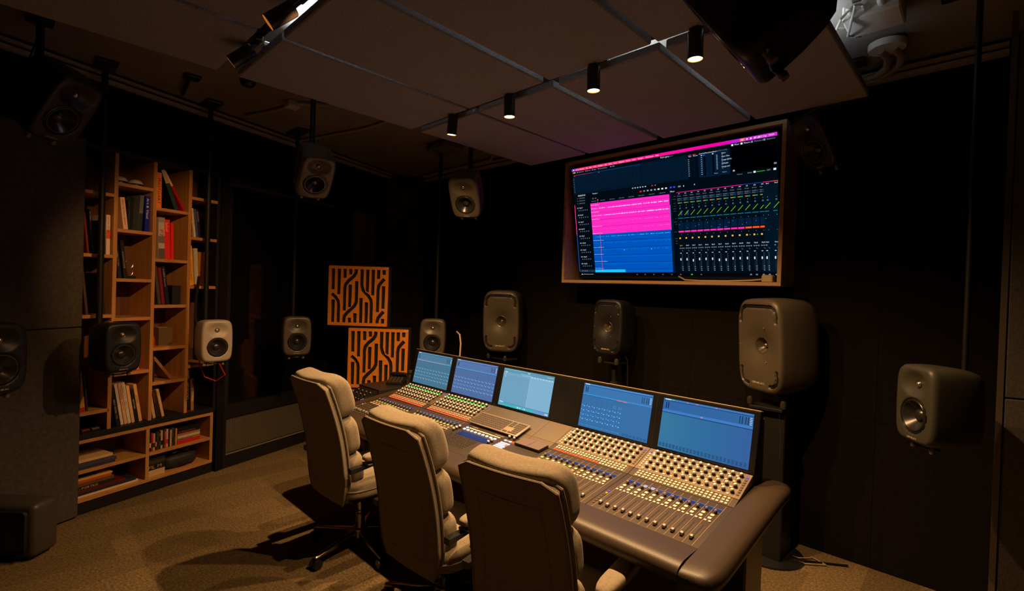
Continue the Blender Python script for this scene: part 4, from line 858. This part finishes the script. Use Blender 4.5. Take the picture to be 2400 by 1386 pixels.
def edit_page(rc, a, bg):
    rc(0, 0, 1, .10, (96, 152, 176)); rnd = random.Random(5)
    for i in range(30): rc(.01 + i * .0145, .012, .02 + i * .0145, .022, (170, 215, 225), 2)
    rc(.03, .09, .09, .105, (225, 240, 245), 2)
    for j in range(5): rc(.03, .12 + j * .028, .07, .128 + j * .028, (165, 205, 222), 2)
    rc(.49, .035, .54, .05, (230, 245, 248), 2)
    for i in range(18): rc(.36 + i * .012, .085, .366 + i * .012, .098, (190, 225, 235), 2); rc(.40 + i * .011, .115, .405 + i * .011, .128, (190, 225, 235), 2)
    rc(0, .17, .56, .90, (112, 162, 192)); rc(.56, .11, 1, .92, (130, 178, 208)); rc(.556, .14, .562, .92, (160, 190, 222), 2)
    for i in range(8): rc(.575 + i * .054, .12, .61 + i * .054, .14, (190, 222, 238), 2)
    for j in range(4): rc(.02, .20 + j * .035, .55, .203 + j * .035, (104, 152, 184), 2); rc(.58, .19 + j * .03, .97, .192 + j * .03, (122, 168, 200), 2)
    rc(.86, .05, .99, .06, (180, 220, 232), 2); rc(0, .905, 1, .925, (92, 140, 176), 2); rc(.02, .895, .10, .915, (220, 238, 246), 3)
    for i in range(30):
        q = i / 29; c = (90 + int(20 * q), 170 - int(20 * q), 205) if q < .1 or q > .75 else (70, 180, 190); rc(i / 30, .925, (i + 1) / 30, 1, c, 2)
    for x, c in ((.39, (90, 240, 245)), (.41, (230, 250, 252)), (.45, (225, 240, 250)), (.51, (110, 220, 235)), (.54, (200, 245, 250))): rc(x, .945, x + .016, .98, c, 3)
    rc(.93, .945, .985, .975, (205, 215, 240), 3)
def quiet_page(rc, a, bg):
    rnd = random.Random(9); top_strip(rc, bg, rnd, (215, 232, 250)); rc(.095, .010, .13, .026, (70, 220, 130), 3)
    for x in (.275, .385, .60): rc(x, .012, x + .025, .026, (225, 120, 150), 3)
    rc(0, .225, 1, .275, sh(bg, 1.22)); rc(0, .275, 1, .29, sh(bg, .62)); rc(.455, .24, .475, .262, (235, 120, 170), 3)
    for i in range(25): q = i / 25; rc(q, .29, q + .04, 1, (50 + 14 * abs(.5 - q), 96 + 24 * (1 - q), 158), 1)
    for i in range(24):
        for j in range(3): rc(.012 + i * .0408, .895 + j * .027, .040 + i * .0408, .915 + j * .027, sh(bg, .78), 2)
screen(-3.560, (80, 124, 152), mixer_page(12, (205, 160, 205), (60, 190, 220), .84, 0))
screen(-3.034, (88, 118, 170), mixer_page(12, (40, 165, 210), None, 1., 0))
screen(-2.502, (118, 166, 196), edit_page)
screen(-1.796, (62, 118, 176), mixer_page(8, (30, 150, 215), (240, 140, 90), .52, 4))
screen(-1.266, (52, 102, 162), quiet_page)
# shared small meshes
kb = MB(); kb.cur = 0; kb.lathe([(.0092, 0), (.0094, .003), (.0082, .012), (.0078, .0135)], 14, mi=0); kb.lathe([(.0079, .0125), (.0076, .0195), (.0062, .0215), (0, .0218)], 14, mi=1)
KNOB = kb.build('knob', (knobm, knobt), link=False).data
kb = MB(); kb.lathe([(.0068, 0), (.0064, .012), (.0062, .0125)], 14, mi=0); kb.lathe([(.0064, .0115), (.0062, .016), (.005, .018), (0, .0182)], 14, mi=1)
KNOB2 = kb.build('knob', (knobm, mat('knob_gold_cap', (.66, .55, .38), .28, metal=.7)), link=False).data
fb_ = MB()
for x0, x1, y0, y1, z0, z1, mi in ((-.0055, .0055, -.012, .012, .0, .006, 0),): fb_.bbox(x0, y0, z0, x1, y1, z1, .001, mi=mi)
fb_.loft([[(x, y, .006), (x, y * .55, .0135), (x, -y * .30, .0115), (x, -y * .9, .0155), (x, -y, .006)] for x, y in ((-.0052, .0115), (.0052, .0115))], smooth=False, mi=1)
FAD = fb_.build('fader_cap', (knobm, mat('fader_silver', (.86, .85, .82), .2, metal=.6)), link=False).data
def pb(mb, M, w_, h, t=.0035): mb.bbox(-w_ / 2, -h / 2, 0, w_ / 2, h / 2, t, min(.0016, t * .45), T=M)
PIT = .0389
for bn, (x0, x1) in BAYS.items():
    pn = MB()
    for i in (0, 1, 2):
        (y0, z0), (y1, z1) = PR[i], PR[i + 1]; L = math.hypot(y1 - y0, z1 - z0)
        pn.bbox(x0 + .001, -L + .001, -.02, x1 - .001, -.001, 0, .001, T=PM(i, 0, 0), mi=0 if i == 0 else 1)
    pan = pn.build('channel_panel', (deskt, deskb), con)
    B = {k: MB() for k in ('rose', 'btn', 'red', 'green', 'greens', 'pink', 'blue', 'amber', 'line', 'slot', 'lcd', 'key', 'lcdw')}
    lit = 12 if bn < 3 else 8 if bn == 4 else 0
    sx = x0 + .0325
    for s in range(13): 
        x = sx + s * PIT
        for i, t0, t1 in ((0, .03, .985), (1, .06, .96), (2, .03, .985)):
            (ya, za), (yb, zb) = PR[i], PR[i + 1]; L = math.hypot(yb - ya, zb - za); B['line'].box(-.0005, -L * t1, 0, .0005, -L * t0, .0004, T=PM(i, x, 0))
    for s in range(12):
        xr = sx + (s + 1) * PIT
        for k, t in enumerate((.17, .385, .61, .83)): inst(KNOB, 'knob', pan, PM(0, xr - .0135, t))
        for k, t in enumerate((.215, .44, .665, .905)):
            kind = 'btn'
            if k == 0 and lit == 12: kind = 'green'
            elif k == 0 and s < lit: kind = 'greens'
            pb(B[kind], PM(0, xr - .030, t), .0120 if k < 3 else .0115, .0100 if k < 3 else .0105, .007 if k < 3 else .003)
        for j, t in enumerate((.18, .48, .79)):
            for cx in (.030, .0125): pb(B['red' if j == 2 and s < lit else 'rose' if lit == 12 else 'btn'], PM(1, xr - cx, t), .0122, .0120)
        M = PM(2, xr - .0195, .165); B['lcd'].box(-.0185, -.0125, 0, .0185, .0125, .0009, T=M); B['lcdw'].box(-.017, .0108, .0009, .017, .0118, .0012, T=M)
        if bn == 5 and s in (2, 3): B['lcdw'].box(-.006, -.011, .0009, .014, .010, .0012, T=M)
        inst(KNOB2, 'knob', pan, PM(2, xr - .0162, .243))
        pb(B['greens' if s < lit else 'btn'], PM(2, xr - .0213, .303), .0165, .0165); pb(B['pink' if s < lit else 'btn'], PM(2, xr - .0218, .378), .0165, .0165)
        pb(B['btn'], PM(2, xr - .0305, .443), .0115, .0115); pb(B['amber' if (bn == 4 and s == 4) else 'btn'], PM(2, xr - .0122, .443), .0115, .0115)
        L = math.hypot(PR[3][0] - PR[2][0], PR[3][1] - PR[2][1]); M = PM(2, xr - .0205, 0); B['slot'].box(-.0011, -L * .90, 0, .0011, -L * .55, .0006, T=M)
        for k in range(13):
            t = .565 + k * .0262
            for q in (-.0095, .0095): B['line'].box(q - .0017, -L * t - .0004, 0, q + .0017, -L * t + .0004, .0004, T=M)
        inst(FAD, 'fader_cap', pan, PM(2, xr - .0205, .868 + .006 * math.sin(s * 2.3 + bn), .0006))
    for k in range(8):
        t = .17 + k * .098
        pb(B['blue' if k == 0 else 'btn' if bn > 2 else 'key'], PM(0, x0 + .020, t), .010, .010); pb(B['blue' if k == 0 else 'key'], PM(0, x1 - .017, t), .011, .011)
    for k in range(7): pb(B['blue' if k == 0 else 'amber' if k == 1 else 'key'], PM(2, x0 + .021, .55 + k * .058), .011, .011)
    mm = dict(rose=g_rose, btn=btn, red=g_red, green=g_green, greens=g_greens, pink=g_pink, blue=g_blue, amber=g_amber, line=line, slot=slotm, lcd=lcd, key=mat('key_dark', (.12, .09, .06), .4), lcdw=mat('display_text', (.2, .22, .4), .3, emis=(.35, .38, .7), es=.45))
    nmz = dict(rose='rosy_buttons', btn='buttons', red='red_lit_buttons', green='green_lit_buttons', greens='green_buttons', pink='pink_buttons', blue='blue_lit_buttons', amber='amber_lit_buttons', line='engraved_lines', slot='fader_slots', lcd='display_strip', key='side_keys', lcdw='display_text')
    for k, b in B.items():
        if b.v: b.build(nmz[k], mm[k], pan, kind='stuff')
# centre bay: plain plates and the edit panel
for xa, xb in ((-2.537, -2.012), (-2.010, -1.831)):
    p = MB()
    for i in (0, 1): (y0, z0), (y1, z1) = PR[i], PR[i + 1]; L = math.hypot(y1 - y0, z1 - z0); p.bbox(xa, -L + .0003, -.02, xb, -.0003, 0, .0008, T=PM(i, 0, 0))
    p.build('blank_plate', deskt, con)
p = MB(); L2 = math.hypot(PR[3][0] - PR[2][0], PR[3][1] - PR[2][1]); p.bbox(-2.537, -L2 + .001, -.02, -1.831, -.001, 0, .001, T=PM(2, 0, 0)); ep = p.build('edit_panel', deskb, con)
def EY(y): return (PR[2][0] - y) / (PR[2][0] - PR[3][0])
E_ = {k: MB() for k in ('white', 'cream', 'key', 'red', 'orange', 'lcd', 'edge', 'gold')}
for k in range(9): pb(E_['white'], PM(2, -2.474 + k * .0362, EY(2.138)), .020, .016, .006)
pb(E_['white'], PM(2, -2.476, EY(2.166)), .018, .014, .006)
for k in range(17): pb(E_['cream'], PM(2, -2.452 + k * .0172, EY(2.169)), .013, .013)
E_['lcd'].box(-.146, -.030, 0, .146, .030, .0008, T=PM(2, -2.322, EY(2.083)))
for r in range(6):
    for k in range(14):
        M = PM(2, -2.478 + k * .0182 - r * .0005, EY(2.036 - r * .0215)); E_['edge'].box(-.0078, -.0088, 0, .0078, .0088, .0015, T=M); pb(E_['key'], M @ Matrix.Translation((0, 0, .0012)), .0135, .0155, .003)
for r in range(4):
    for k in range(4): pb(E_['orange' if (r, k) == (1, 3) else 'white'], PM(2, -2.114 + k * .0196, EY(2.128 - r * .0205)), .0145, .0145, .005)
for k, c in enumerate(('white', 'orange', 'white', 'red')): pb(E_[c], PM(2, -2.116 + k * .021, EY(2.163)), .0175, .014, .005)
pb(E_['white'], PM(2, -2.045, EY(2.025)), .016, .012, .005)
E_['gold'].box(-.05, -.002, 0, .03, .002, .0004, T=PM(2, -2.19, EY(2.194))); E_['gold'].box(-.025, -.002, 0, .025, .002, .0004, T=PM(2, -2.43, EY(2.197)))
for k, m_, n_ in (('white', g_white, 'white_lit_buttons'), ('cream', btn, 'buttons'), ('key', mat('keycap_black', (.02, .018, .016), .4), 'keys'), ('red', g_red, 'red_lit_button'), ('orange', glow('lit_orange', (1, .32, .10), .8), 'orange_lit_buttons'), ('lcd', lcd, 'display'), ('edge', mat('key_edge', (.22, .17, .11), .4), 'key_edges'), ('gold', line, 'engraved_lines')):
    E_[k].build(n_, m_, ep, kind='stuff')
for x, y in ((-2.115, 2.199), (-2.075, 2.199), (-2.167, 2.068), (-2.167, 2.097), (-2.515, 2.08), (-2.515, 2.106), (-2.513, 2.132)): inst(KNOB, 'knob', ep, PM(2, x, EY(y)))
# padded front edge, side arms
ap = [(1.864, .716), (1.864, .7225), (1.80, .7235), (1.745, .7225), (1.715, .716), (1.697, .702), (1.690, .682), (1.695, .660), (1.715, .645), (1.76, .638), (1.864, .64)]
MB().loft([[(x, y, z) for y, z in ap] for x in (-3.594, -.776)]).build('front_armrest', leather, con, True, angle=60)
def side_arm(xi, xo, name):
    sg_ = 1 if xo > xi else -1; W = abs(xo - xi); rings = []
    spine = [(1.692, .690, .55), (1.70, .700, .72), (1.72, .708, .86), (1.76, .716, .97), (1.80, .7195, 1), (1.87, .7265, 1), (2.23, .776, 1), (2.42, .800, 1), (2.56, .812, 1), (2.62, .806, .9)]
    for y, z, k in spine:
        w_ = W * k; sec = [(0, -.075), (0, 0), (w_ * .55, .003), (w_ * .82, -.002), (w_ * .95, -.012), (w_, -.032), (w_ * .96, -.056), (w_ * .8, -.075)]
        rings.append([(xi + sg_ * a_, y, z + b_) for a_, b_ in sec])
    fix_normals(MB().loft(rings).build(name, leather, con, True, angle=50))
side_arm(-.773, -.640, 'side_arm'); side_arm(-3.597, -3.70, 'side_arm')
for x in (-3.56, -2.2, -.80):
    l_ = MB(); l_.bbox(x - .05, 2.33, .03, x + .05, 2.56, .64, .008); l_.bbox(x - .05, 1.95, 0, x + .05, 2.75, .035, .008); l_.build('leg', blackm, con, True)
MB().bbox(-3.5, 2.50, .25, -.86, 2.53, .63, .004).build('modesty_panel', black, con, True)
# things lying on the console
kbT = PM(1, -2.522, 1.13, .004, False); kp = R(17.5); kb_ = thing('keyboard', 'slim grey keyboard with number block lying in front of the middle desk screen', 'keyboard', M=Matrix.Translation((-2.522, 2.213, .7815)) @ Matrix.Rotation(kp, 4, 'X'))
MB().bbox(0, 0, 0, .452, .142, .009, .004, seg=2).build('body', mat('keyboard_grey', (.30, .24, .17), .4, metal=.2), kb_)
ks = MB()
for r in range(6):
    for k in range(21):
        if k in (15, 16, 17) and r in (1, 2) : continue
        x = .010 + k * .0198 + (.006 if k > 14 else 0) + (.006 if k > 16 else 0); 
        if x + .016 > .447: continue
        ks.bbox(x, .010 + r * .0207, .009, x + .0165, .0262 + r * .0207, .0115, .0008)
ks.build('keys', mat('keyboard_key', (.075, .06, .045), .45), kb_, kind='stuff')
tp = thing('touch_pad', 'flat dark double pad with a centre seam, lying beside the grey keyboard', 'pad', M=PM(2, -1.926, EY(2.19), .0008, False))
MB().bbox(-.0965, -.045, 0, .0965, .045, .016, .002).build('base', black, tp)
for a_, b_ in ((-.0955, -.0012), (.0012, .0955)): MB().bbox(a_, -.044, .016, b_, .044, .0185, .001).build('pad', mat('pad_surface', (.16, .115, .085), .38), tp)
# left wing of the desk with small equipment
wg = thing('side_desk', 'small black side desk joined to the far left end of the console', 'desk', (-3.86, 2.5, 0))
MB().bbox(-4.06, 2.24, .765, -3.72, 2.90, .80, .004).build('top', mat('side_desk_top', (.022, .018, .015), .4), wg, True)
for x, y in ((-4.02, 2.30), (-3.76, 2.30), (-4.02, 2.86), (-3.76, 2.86)): MB().bbox(x - .02, y - .02, 0, x + .02, y + .02, .765, .003).build('leg', blackm, wg, True)
pp = thing('patch_panel', 'slanted black panel with knobs and a blue light at the far console end', 'panel', (-3.86, 2.16, 0))
fix_normals(MB().loft([[(x, 2.232, .79), (x, 2.06, .700), (x, 2.06, .62), (x, 2.232, .62)] for x in (-4.02, -3.72)], smooth=False).build('housing', mat('patch_panel_black', (.012, .011, .011), .35), pp, True))
pv = Vector((0, -.172, -.09)).normalized(); pnm = Vector((0, .09, -.172)).normalized() * -1
Tpp = Matrix((Vector((1, 0, 0)), -pv, pnm)).transposed().to_4x4()
for k in range(8):
    M = Tpp.copy(); M.translation = Vector((-3.99 + k * .033, 2.232, .79)) + pv * (.05 if k % 2 else .09) - pp.location; inst(KNOB2, 'knob', pp, M)
bl = MB(); M = Tpp.copy(); M.translation = Vector((-3.755, 2.232, .79)) + pv * .135; bl.bbox(-.011, -.011, 0, .011, .011, .006, .002, T=M); bl.build('blue_lit_button', glow('lit_blue_bright', (.10, .18, 1), 1.3), pp, True)
for l in [MB()]:
    for k in range(5): M = Tpp.copy(); M.translation = Vector((-3.97 + k * .045, 2.232, .79)) + pv * .14; l.bbox(-.012, -.004, 0, .012, .004, .003, .001, T=M)
    l.build('sockets', steel, pp, True, kind='stuff')
ph = thing('desk_phone', 'black desk controller with a small screen on the side desk', 'controller', M=Matrix.Translation((-3.86, 2.50, .8005)) @ Matrix.Rotation(R(38), 4, 'Z'))
fix_normals(MB().loft([[(x, -.06, 0), (x, .07, 0), (x, .07, .07), (x, -.06, .02)] for x in (-.075, .075)], smooth=False).build('body', mat('gloss_black', (.012, .012, .013), .18, coat=.3), ph))
k_ = MB()
for r in range(4):
    for q in range(4): k_.box(-.06 + q * .032, -.045 + r * .022, .0275 + r * .0085, -.04 + q * .032, -.031 + r * .022, .034 + r * .0085)
k_.build('keys', mat('phone_key', (.09, .07, .05), .3), ph, kind='stuff'); MB().box(-.05, .04, .0605, .05, .062, .071).build('display', glass, ph)
MB().pillow((0, .055, .085), (.085, .018, .016), 3, 6).build('handset', mat('gloss_black', (.012, .012, .013), .18), ph)
gb = thing('grey_box', 'low grey box standing at the back of the side desk by the first screen', 'box', (-3.86, 2.80, .8005))
MB().bbox(-.14, -.075, 0, .14, .075, .085, .003).build('body', mat('tan_box', (.12, .095, .065), .5), gb); MB().bbox(-.14, -.0765, .055, .14, -.0752, .06, .0003).build('lid_seam', slotm, gb)

# ================================================================== chairs
def make_chair(label, x, y, rot, dz=0.):
    c = thing('office_chair', label, 'chair', M=Matrix.Translation((x, y, 0)) @ Matrix.Rotation(R(rot), 4, 'Z'), group='swivel chairs at the console')
    th = R(12.5); BO = Vector((0, -.225, .44 + dz))
    TBk = Matrix((Vector((1, 0, 0)), Vector((0, -math.sin(th), math.cos(th))), Vector((0, math.cos(th), math.sin(th))))).transposed().to_4x4(); TBk.translation = BO
    def bend(p):                                                          # back frame: u across, v up, w forward; the sides come forward, the waist goes in
        u_, v, w_ = p; return (u_, v, w_ + .36 * u_ * u_ + .030 * math.sin(max(0, min(1, v / .70)) * math.pi))
    # shell: shaped board with rounded top corners
    def half(v): return .230 - .012 * ((v - .25) / .45) ** 2 - (.016 * (max(0, (.10 - v)) / .10) ** 2)
    n = 22; vs_ = [-.06 + .755 * i / n for i in range(n + 1)]
    def sec(v):
        h = half(v); 
        if v > .655: h -= .055 * ((v - .655) / .04) ** 2
        dip = -.012 * 0
        pts = []
        for i in range(17): q = -1 + i / 8; pts.append((h * q, v, -.032 + .004 * (1 - q * q)))
        for i in range(17): q = 1 - i / 8; pts.append((h * q * .985, v, .012))
        return [bend(p) for p in pts]
    rings = [sec(v) for v in vs_]
    MBs = MB(); MBs.loft(rings, T=TBk); fix_normals(MBs.build('back_shell', fabric, c, angle=55))
    edge = [(s * half(v) * 1.004 - s * (.055 * ((v - .655) / .04) ** 2 if v > .655 else 0), v) for s, vv in ((-1, vs_), ) for v in vv]
    edge += [(q * (half(.695) - .055) , .6965 - .004 * (1 - q * q) * 0) for q in (-.6, -.2, .2, .6)]
    edge += [(-a_, b_) for a_, b_ in edge[:n + 1][::-1]]
    for w_, nm in ((-.030, 'piping'), (.004, 'piping')): MB().tube([TBk @ Vector(bend((a_, b_, w_))) for a_, b_ in edge], .0065, 7).build(nm, fabricd, c)
    sm = MB()                                                             # seam of the inset panel on the rear
    for s in (-1, 1): sm.tube([TBk @ Vector(bend((s * (.165 - .02 * i / 10), -.04 + .062 * i, -.0285))) for i in range(11)], .0022, 6)
    sm.tube([TBk @ Vector(bend((-.145 + .029 * i, .58, -.0280))) for i in range(11)], .0022, 6); sm.build('seam', fabricd, c)
    for nm, v0, v1, d, w0 in (('head_cushion', .435, .735, .078, .060), ('back_cushion', .205, .455, .060, .064), ('lumbar_cushion', .01, .225, .060, .070)):
        def f(p):
            u_, v, w_ = p; q = (v - v0) / (v1 - v0)
            if nm == 'head_cushion': w_ += .012 * math.sin(q * math.pi) ; v -= .020 * (1 - min(1, (abs(u_) / .2)) ** 2) * max(0, q - .5) * 2; w_ -= .025 * max(0, q - .7) * 3
            return bend((u_, v, w_))
        MB().pillow((0, (v0 + v1) / 2, w0), (.222, (v1 - v0) / 2, d), 4.2, 12, f=f, T=TBk).build(nm, fabric, c, angle=80)
    # seat
    UP = Matrix.Translation((0, 0, dz))
    def fs(p): x_, y_, z_ = p; return (x_, y_, z_ + .012 * (1 - (x_ / .26) ** 2) - (.03 * max(0, (y_ - .17) / .1) ** 2 if y_ > .17 else 0))
    MB().pillow((0, .025, .458), (.262, .275, .068), 4.5, 12, f=fs, T=UP).build('seat', fabric, c, angle=80)
    MB().bbox(-.20, -.18, .372, .20, .20, .397, .008, T=UP).build('seat_plate', blackm, c)
    MB().tube([(0.262 * math.copysign(abs(math.cos(t)) ** .45, math.cos(t)), .025 + .275 * math.copysign(abs(math.sin(t)) ** .45, math.sin(t)), .462 + dz) for t in [2 * math.pi * i / 48 for i in range(49)]], .005, 6).build('piping', fabricd, c)
    for s in (-1, 1):
        def fa(p): x_, y_, z_ = p; return (x_, y_, z_ + .02 * max(0, -y_) * 2)
        MB().pillow((s * .300, .03, .668), (.042, .200, .026), 3.6, 8, f=fa, T=UP).build('arm_pad', fabric, c, angle=80)
        MB().bbox(s * .300 - .034, -.16, .632, s * .300 + .034, .21, .645, .004, T=UP).build('arm_plate', blackm, c)
        b_ = MB(); b_.loft([[(s * .285 - .012, y_, z0 + dz), (s * .285 + .026, y_, z0 + dz), (s * .285 + .026, y_, z1 + dz), (s * .285 - .012, y_, z1 + dz)] for y_, z0, z1 in ((.05, .626, .634), (-.12, .618, .634), (-.25, .600, .630))], smooth=False)
        fix_normals(b_.build('arm_bracket', blackm, c))
    MB().lathe([(.030, .10), (.030, .22), (.024, .225), (.024, .24)], 20).build('column_cover', mat('dark_chrome', (.30, .26, .20), .18, metal=1), c)
    MB().lathe([(.017, .235), (.017, .375 + dz)], 16).build('gas_lift', chrome, c)
    MB().bbox(-.07, -.11, .34, .07, .10, .373, .008, T=UP).build('tilt_mechanism', blackm, c); MB().cyl((.06, .03, .355 + dz), (.24, .05, .35 + dz), .006, n=8).build('lever', blackm, c)
    MB().lathe([(0, .075), (.048, .075), (.052, .09), (.045, .125), (.03, .13)], 24).build('hub', mat('dark_chrome', (.30, .26, .20), .18, metal=1), c)
    for k in range(5):
        a_ = R(-78 + 72 * k - rot); d = Vector((math.cos(a_), math.sin(a_), 0)); sdv = Vector((-d.y, d.x, 0))
        rg = []
        for r_, hw, zt, zb in ((.035, .024, .118, .078), (.15, .021, .104, .078), (.30, .016, .084, .066), (.335, .014, .078, .064)): rg.append([tuple(d * r_ + sdv * q * hw + Vector((0, 0, z))) for q, z in ((-1, zb), (-1, zt - .006), (-.6, zt), (.6, zt), (1, zt - .006), (1, zb))])
        lg = MB().loft(rg).build('base_leg', mat('dark_chrome', (.30, .26, .20), .18, metal=1), c); fix_normals(lg)
        cs_ = MB(); e = d * .325
        for q in (-1, 1): cs_.cyl(e + sdv * q * .008 + Vector((0, 0, .029)), e + sdv * q * .026 + Vector((0, 0, .029)), .029, n=20)
        cs_.cyl(e + Vector((0, 0, .03)), e + Vector((0, 0, .07)), .008, n=10); cs_.build('caster', mat('caster_black', (.015, .014, .013), .3), lg)
    return c
make_chair('beige high backed swivel chair farthest along the desk, in front of the lattice panels', -2.886, 1.628, 1.4, .01)
make_chair('beige high backed swivel chair between the other two chairs', -2.023, 1.638, 2.6, -.065)
make_chair('beige high backed swivel chair nearest the camera with its right armrest by the desk corner', -1.312, 1.655, 9, -.085)

# ================================================================== wooden lattice panels stacked in the far corner
SLOTS = [[(.075, .05), (.075, .40)], [(.175, .05), (.172, .48)], [(.27, .05), (.27, .20)], [(.365, .05), (.365, .14)],
 [(.46, .05), (.455, .11), (.42, .17), (.33, .25), (.285, .31), (.272, .38), (.272, .75)], [(.365, .31), (.36, .69)],
 [(.472, .25), (.472, .60), (.44, .67), (.33, .78), (.28, .84), (.27, .90), (.27, .95)], [(.365, .87), (.365, .95)], [(.455, .79), (.455, .95)],
 [(.558, .05), (.556, .32), (.58, .40), (.67, .49), (.715, .56), (.725, .64), (.725, .95)], [(.652, .05), (.650, .43)], [(.745, .05), (.742, .48)], [(.835, .05), (.833, .20)], [(.925, .05), (.925, .13)],
 [(.935, .20), (.89, .25), (.845, .31), (.832, .38), (.830, .76)], [(.925, .32), (.92, .70)], [(.935, .75), (.89, .80), (.845, .86), (.83, .92), (.83, .95)], [(.922, .87), (.922, .95)],
 [(.055, .47), (.12, .525), (.165, .59), (.175, .66), (.175, .95)], [(.085, .57), (.082, .95)], [(.552, .53), (.552, .95)], [(.645, .60), (.643, .95)]]
def lattice(label, px, py, pz, W=.60):
    # front corner at the left bottom; faces the room at 45 degrees
    ux_ = Vector((.713, .701, 0)); M = Matrix((ux_, Vector((-.701, .713, 0)), Vector((0, 0, 1)))).transposed().to_4x4(); M.translation = (px, py, pz)
    t = thing('lattice_panel', label, 'acoustic panel', M=M, group='stacked lattice panels')
    MB().bbox(-.012, .018, -.012, W + .012, .10, W + .012, .003).build('box', mat('lattice_backing', (.010, .008, .007), .9), t)
    cu = bpy.data.curves.new('plate', 'CURVE'); cu.dimensions = '2D'; cu.fill_mode = 'BOTH'; cu.extrude = .008
    def spl(pts):
        s = cu.splines.new('POLY'); s.points.add(len(pts) - 1); s.use_cyclic_u = True
        for p, (a_, b_) in zip(s.points, pts): p.co = (a_ * W, (1 - b_) * W, 0, 1)
    spl([(0, 0), (1, 0), (1, 1), (0, 1)])
    for P in SLOTS:
        P = [Vector(p) for p in P]; hw = .0285; Lf, Rt = [], []
        for i, p in enumerate(P):
            d0 = (P[i] - P[i - 1]).normalized() if i else (P[1] - P[0]).normalized(); d1 = (P[i + 1] - P[i]).normalized() if i < len(P) - 1 else d0
            d = (d0 + d1).normalized(); k = hw / max(.5, d.dot(d0)); nrm = Vector((-d.y, d.x)); Lf.append(p + nrm * k); Rt.append(p - nrm * k)
        spl([tuple(p) for p in Lf + Rt[::-1]])
    o = bpy.data.objects.new('plate', cu); COL.objects.link(o); dg = bpy.context.evaluated_depsgraph_get(); me = bpy.data.meshes.new_from_object(o.evaluated_get(dg)); bpy.data.objects.remove(o)
    me.materials.clear(); me.materials.append(orangew); f = bpy.data.objects.new('front_plate', me); COL.objects.link(f); f.parent = t
    f.matrix_local = Matrix.Translation((0, .009, 0)) @ Matrix.Rotation(R(90), 4, 'X')
    MB().box(W * .93, -.0006, W * .965, W * .995, .001, W * .985).build('corner_tag', mat('pale_tag', (.75, .55, .30), .5), t)
    return t
lattice('orange lattice cut wooden panel on top of the stack, shifted to the left', -4.787, 2.272, 1.280)
lattice('brightest orange lattice cut wooden panel, middle of the stack', -4.622, 2.417, .658)
lattice('lowest orange lattice cut wooden panel, mostly behind the desk end', -4.757, 2.282, .034)

# ================================================================== odds and ends on the floor
sw = thing('subwoofer', 'dark rounded box on the carpet in the lower left corner', 'subwoofer', M=Matrix.Translation((-3.98, .14, 0)) @ Matrix.Rotation(R(44), 4, 'Z'))
MB().bbox(-.42, 0, .016, 0, .17, .335, .035, seg=4).build('cabinet', mat('subwoofer_shell', (.05, .042, .035), .45), sw); MB().bbox(-.385, -.008, .05, -.035, 0, .30, .02, seg=3).build('grille', mat('subwoofer_grille', (.006, .006, .006), .6), sw)
for x in (-.36, -.06):
    for y in (.04, .13): MB().lathe([(0, 0), (.02, 0), (.022, .017)], 12, T=Matrix.Translation((x, y, 0))).build('foot', black, sw)
pipe('floor_cable', 'thin pale cable lying in loops on the carpet under the right desk end', [(-1.02, 3.52, .012), (-.95, 3.60, .008), (-.84, 3.62, .012), (-.78, 3.70, .008), (-.70, 3.66, .01), (-.80, 3.58, .008), (-.93, 3.56, .012)], .005, mat('cable_beige', (.35, .28, .18), .4), 'cable')
pipe('floor_cable', 'dark cable running along the carpet below the right desk end', [(-1.30, 3.3, .01), (-1.1, 3.36, .01), (-.95, 3.44, .01), (-.80, 3.62, .01), (-.6, 3.76, .01)], .006, black, 'cable')
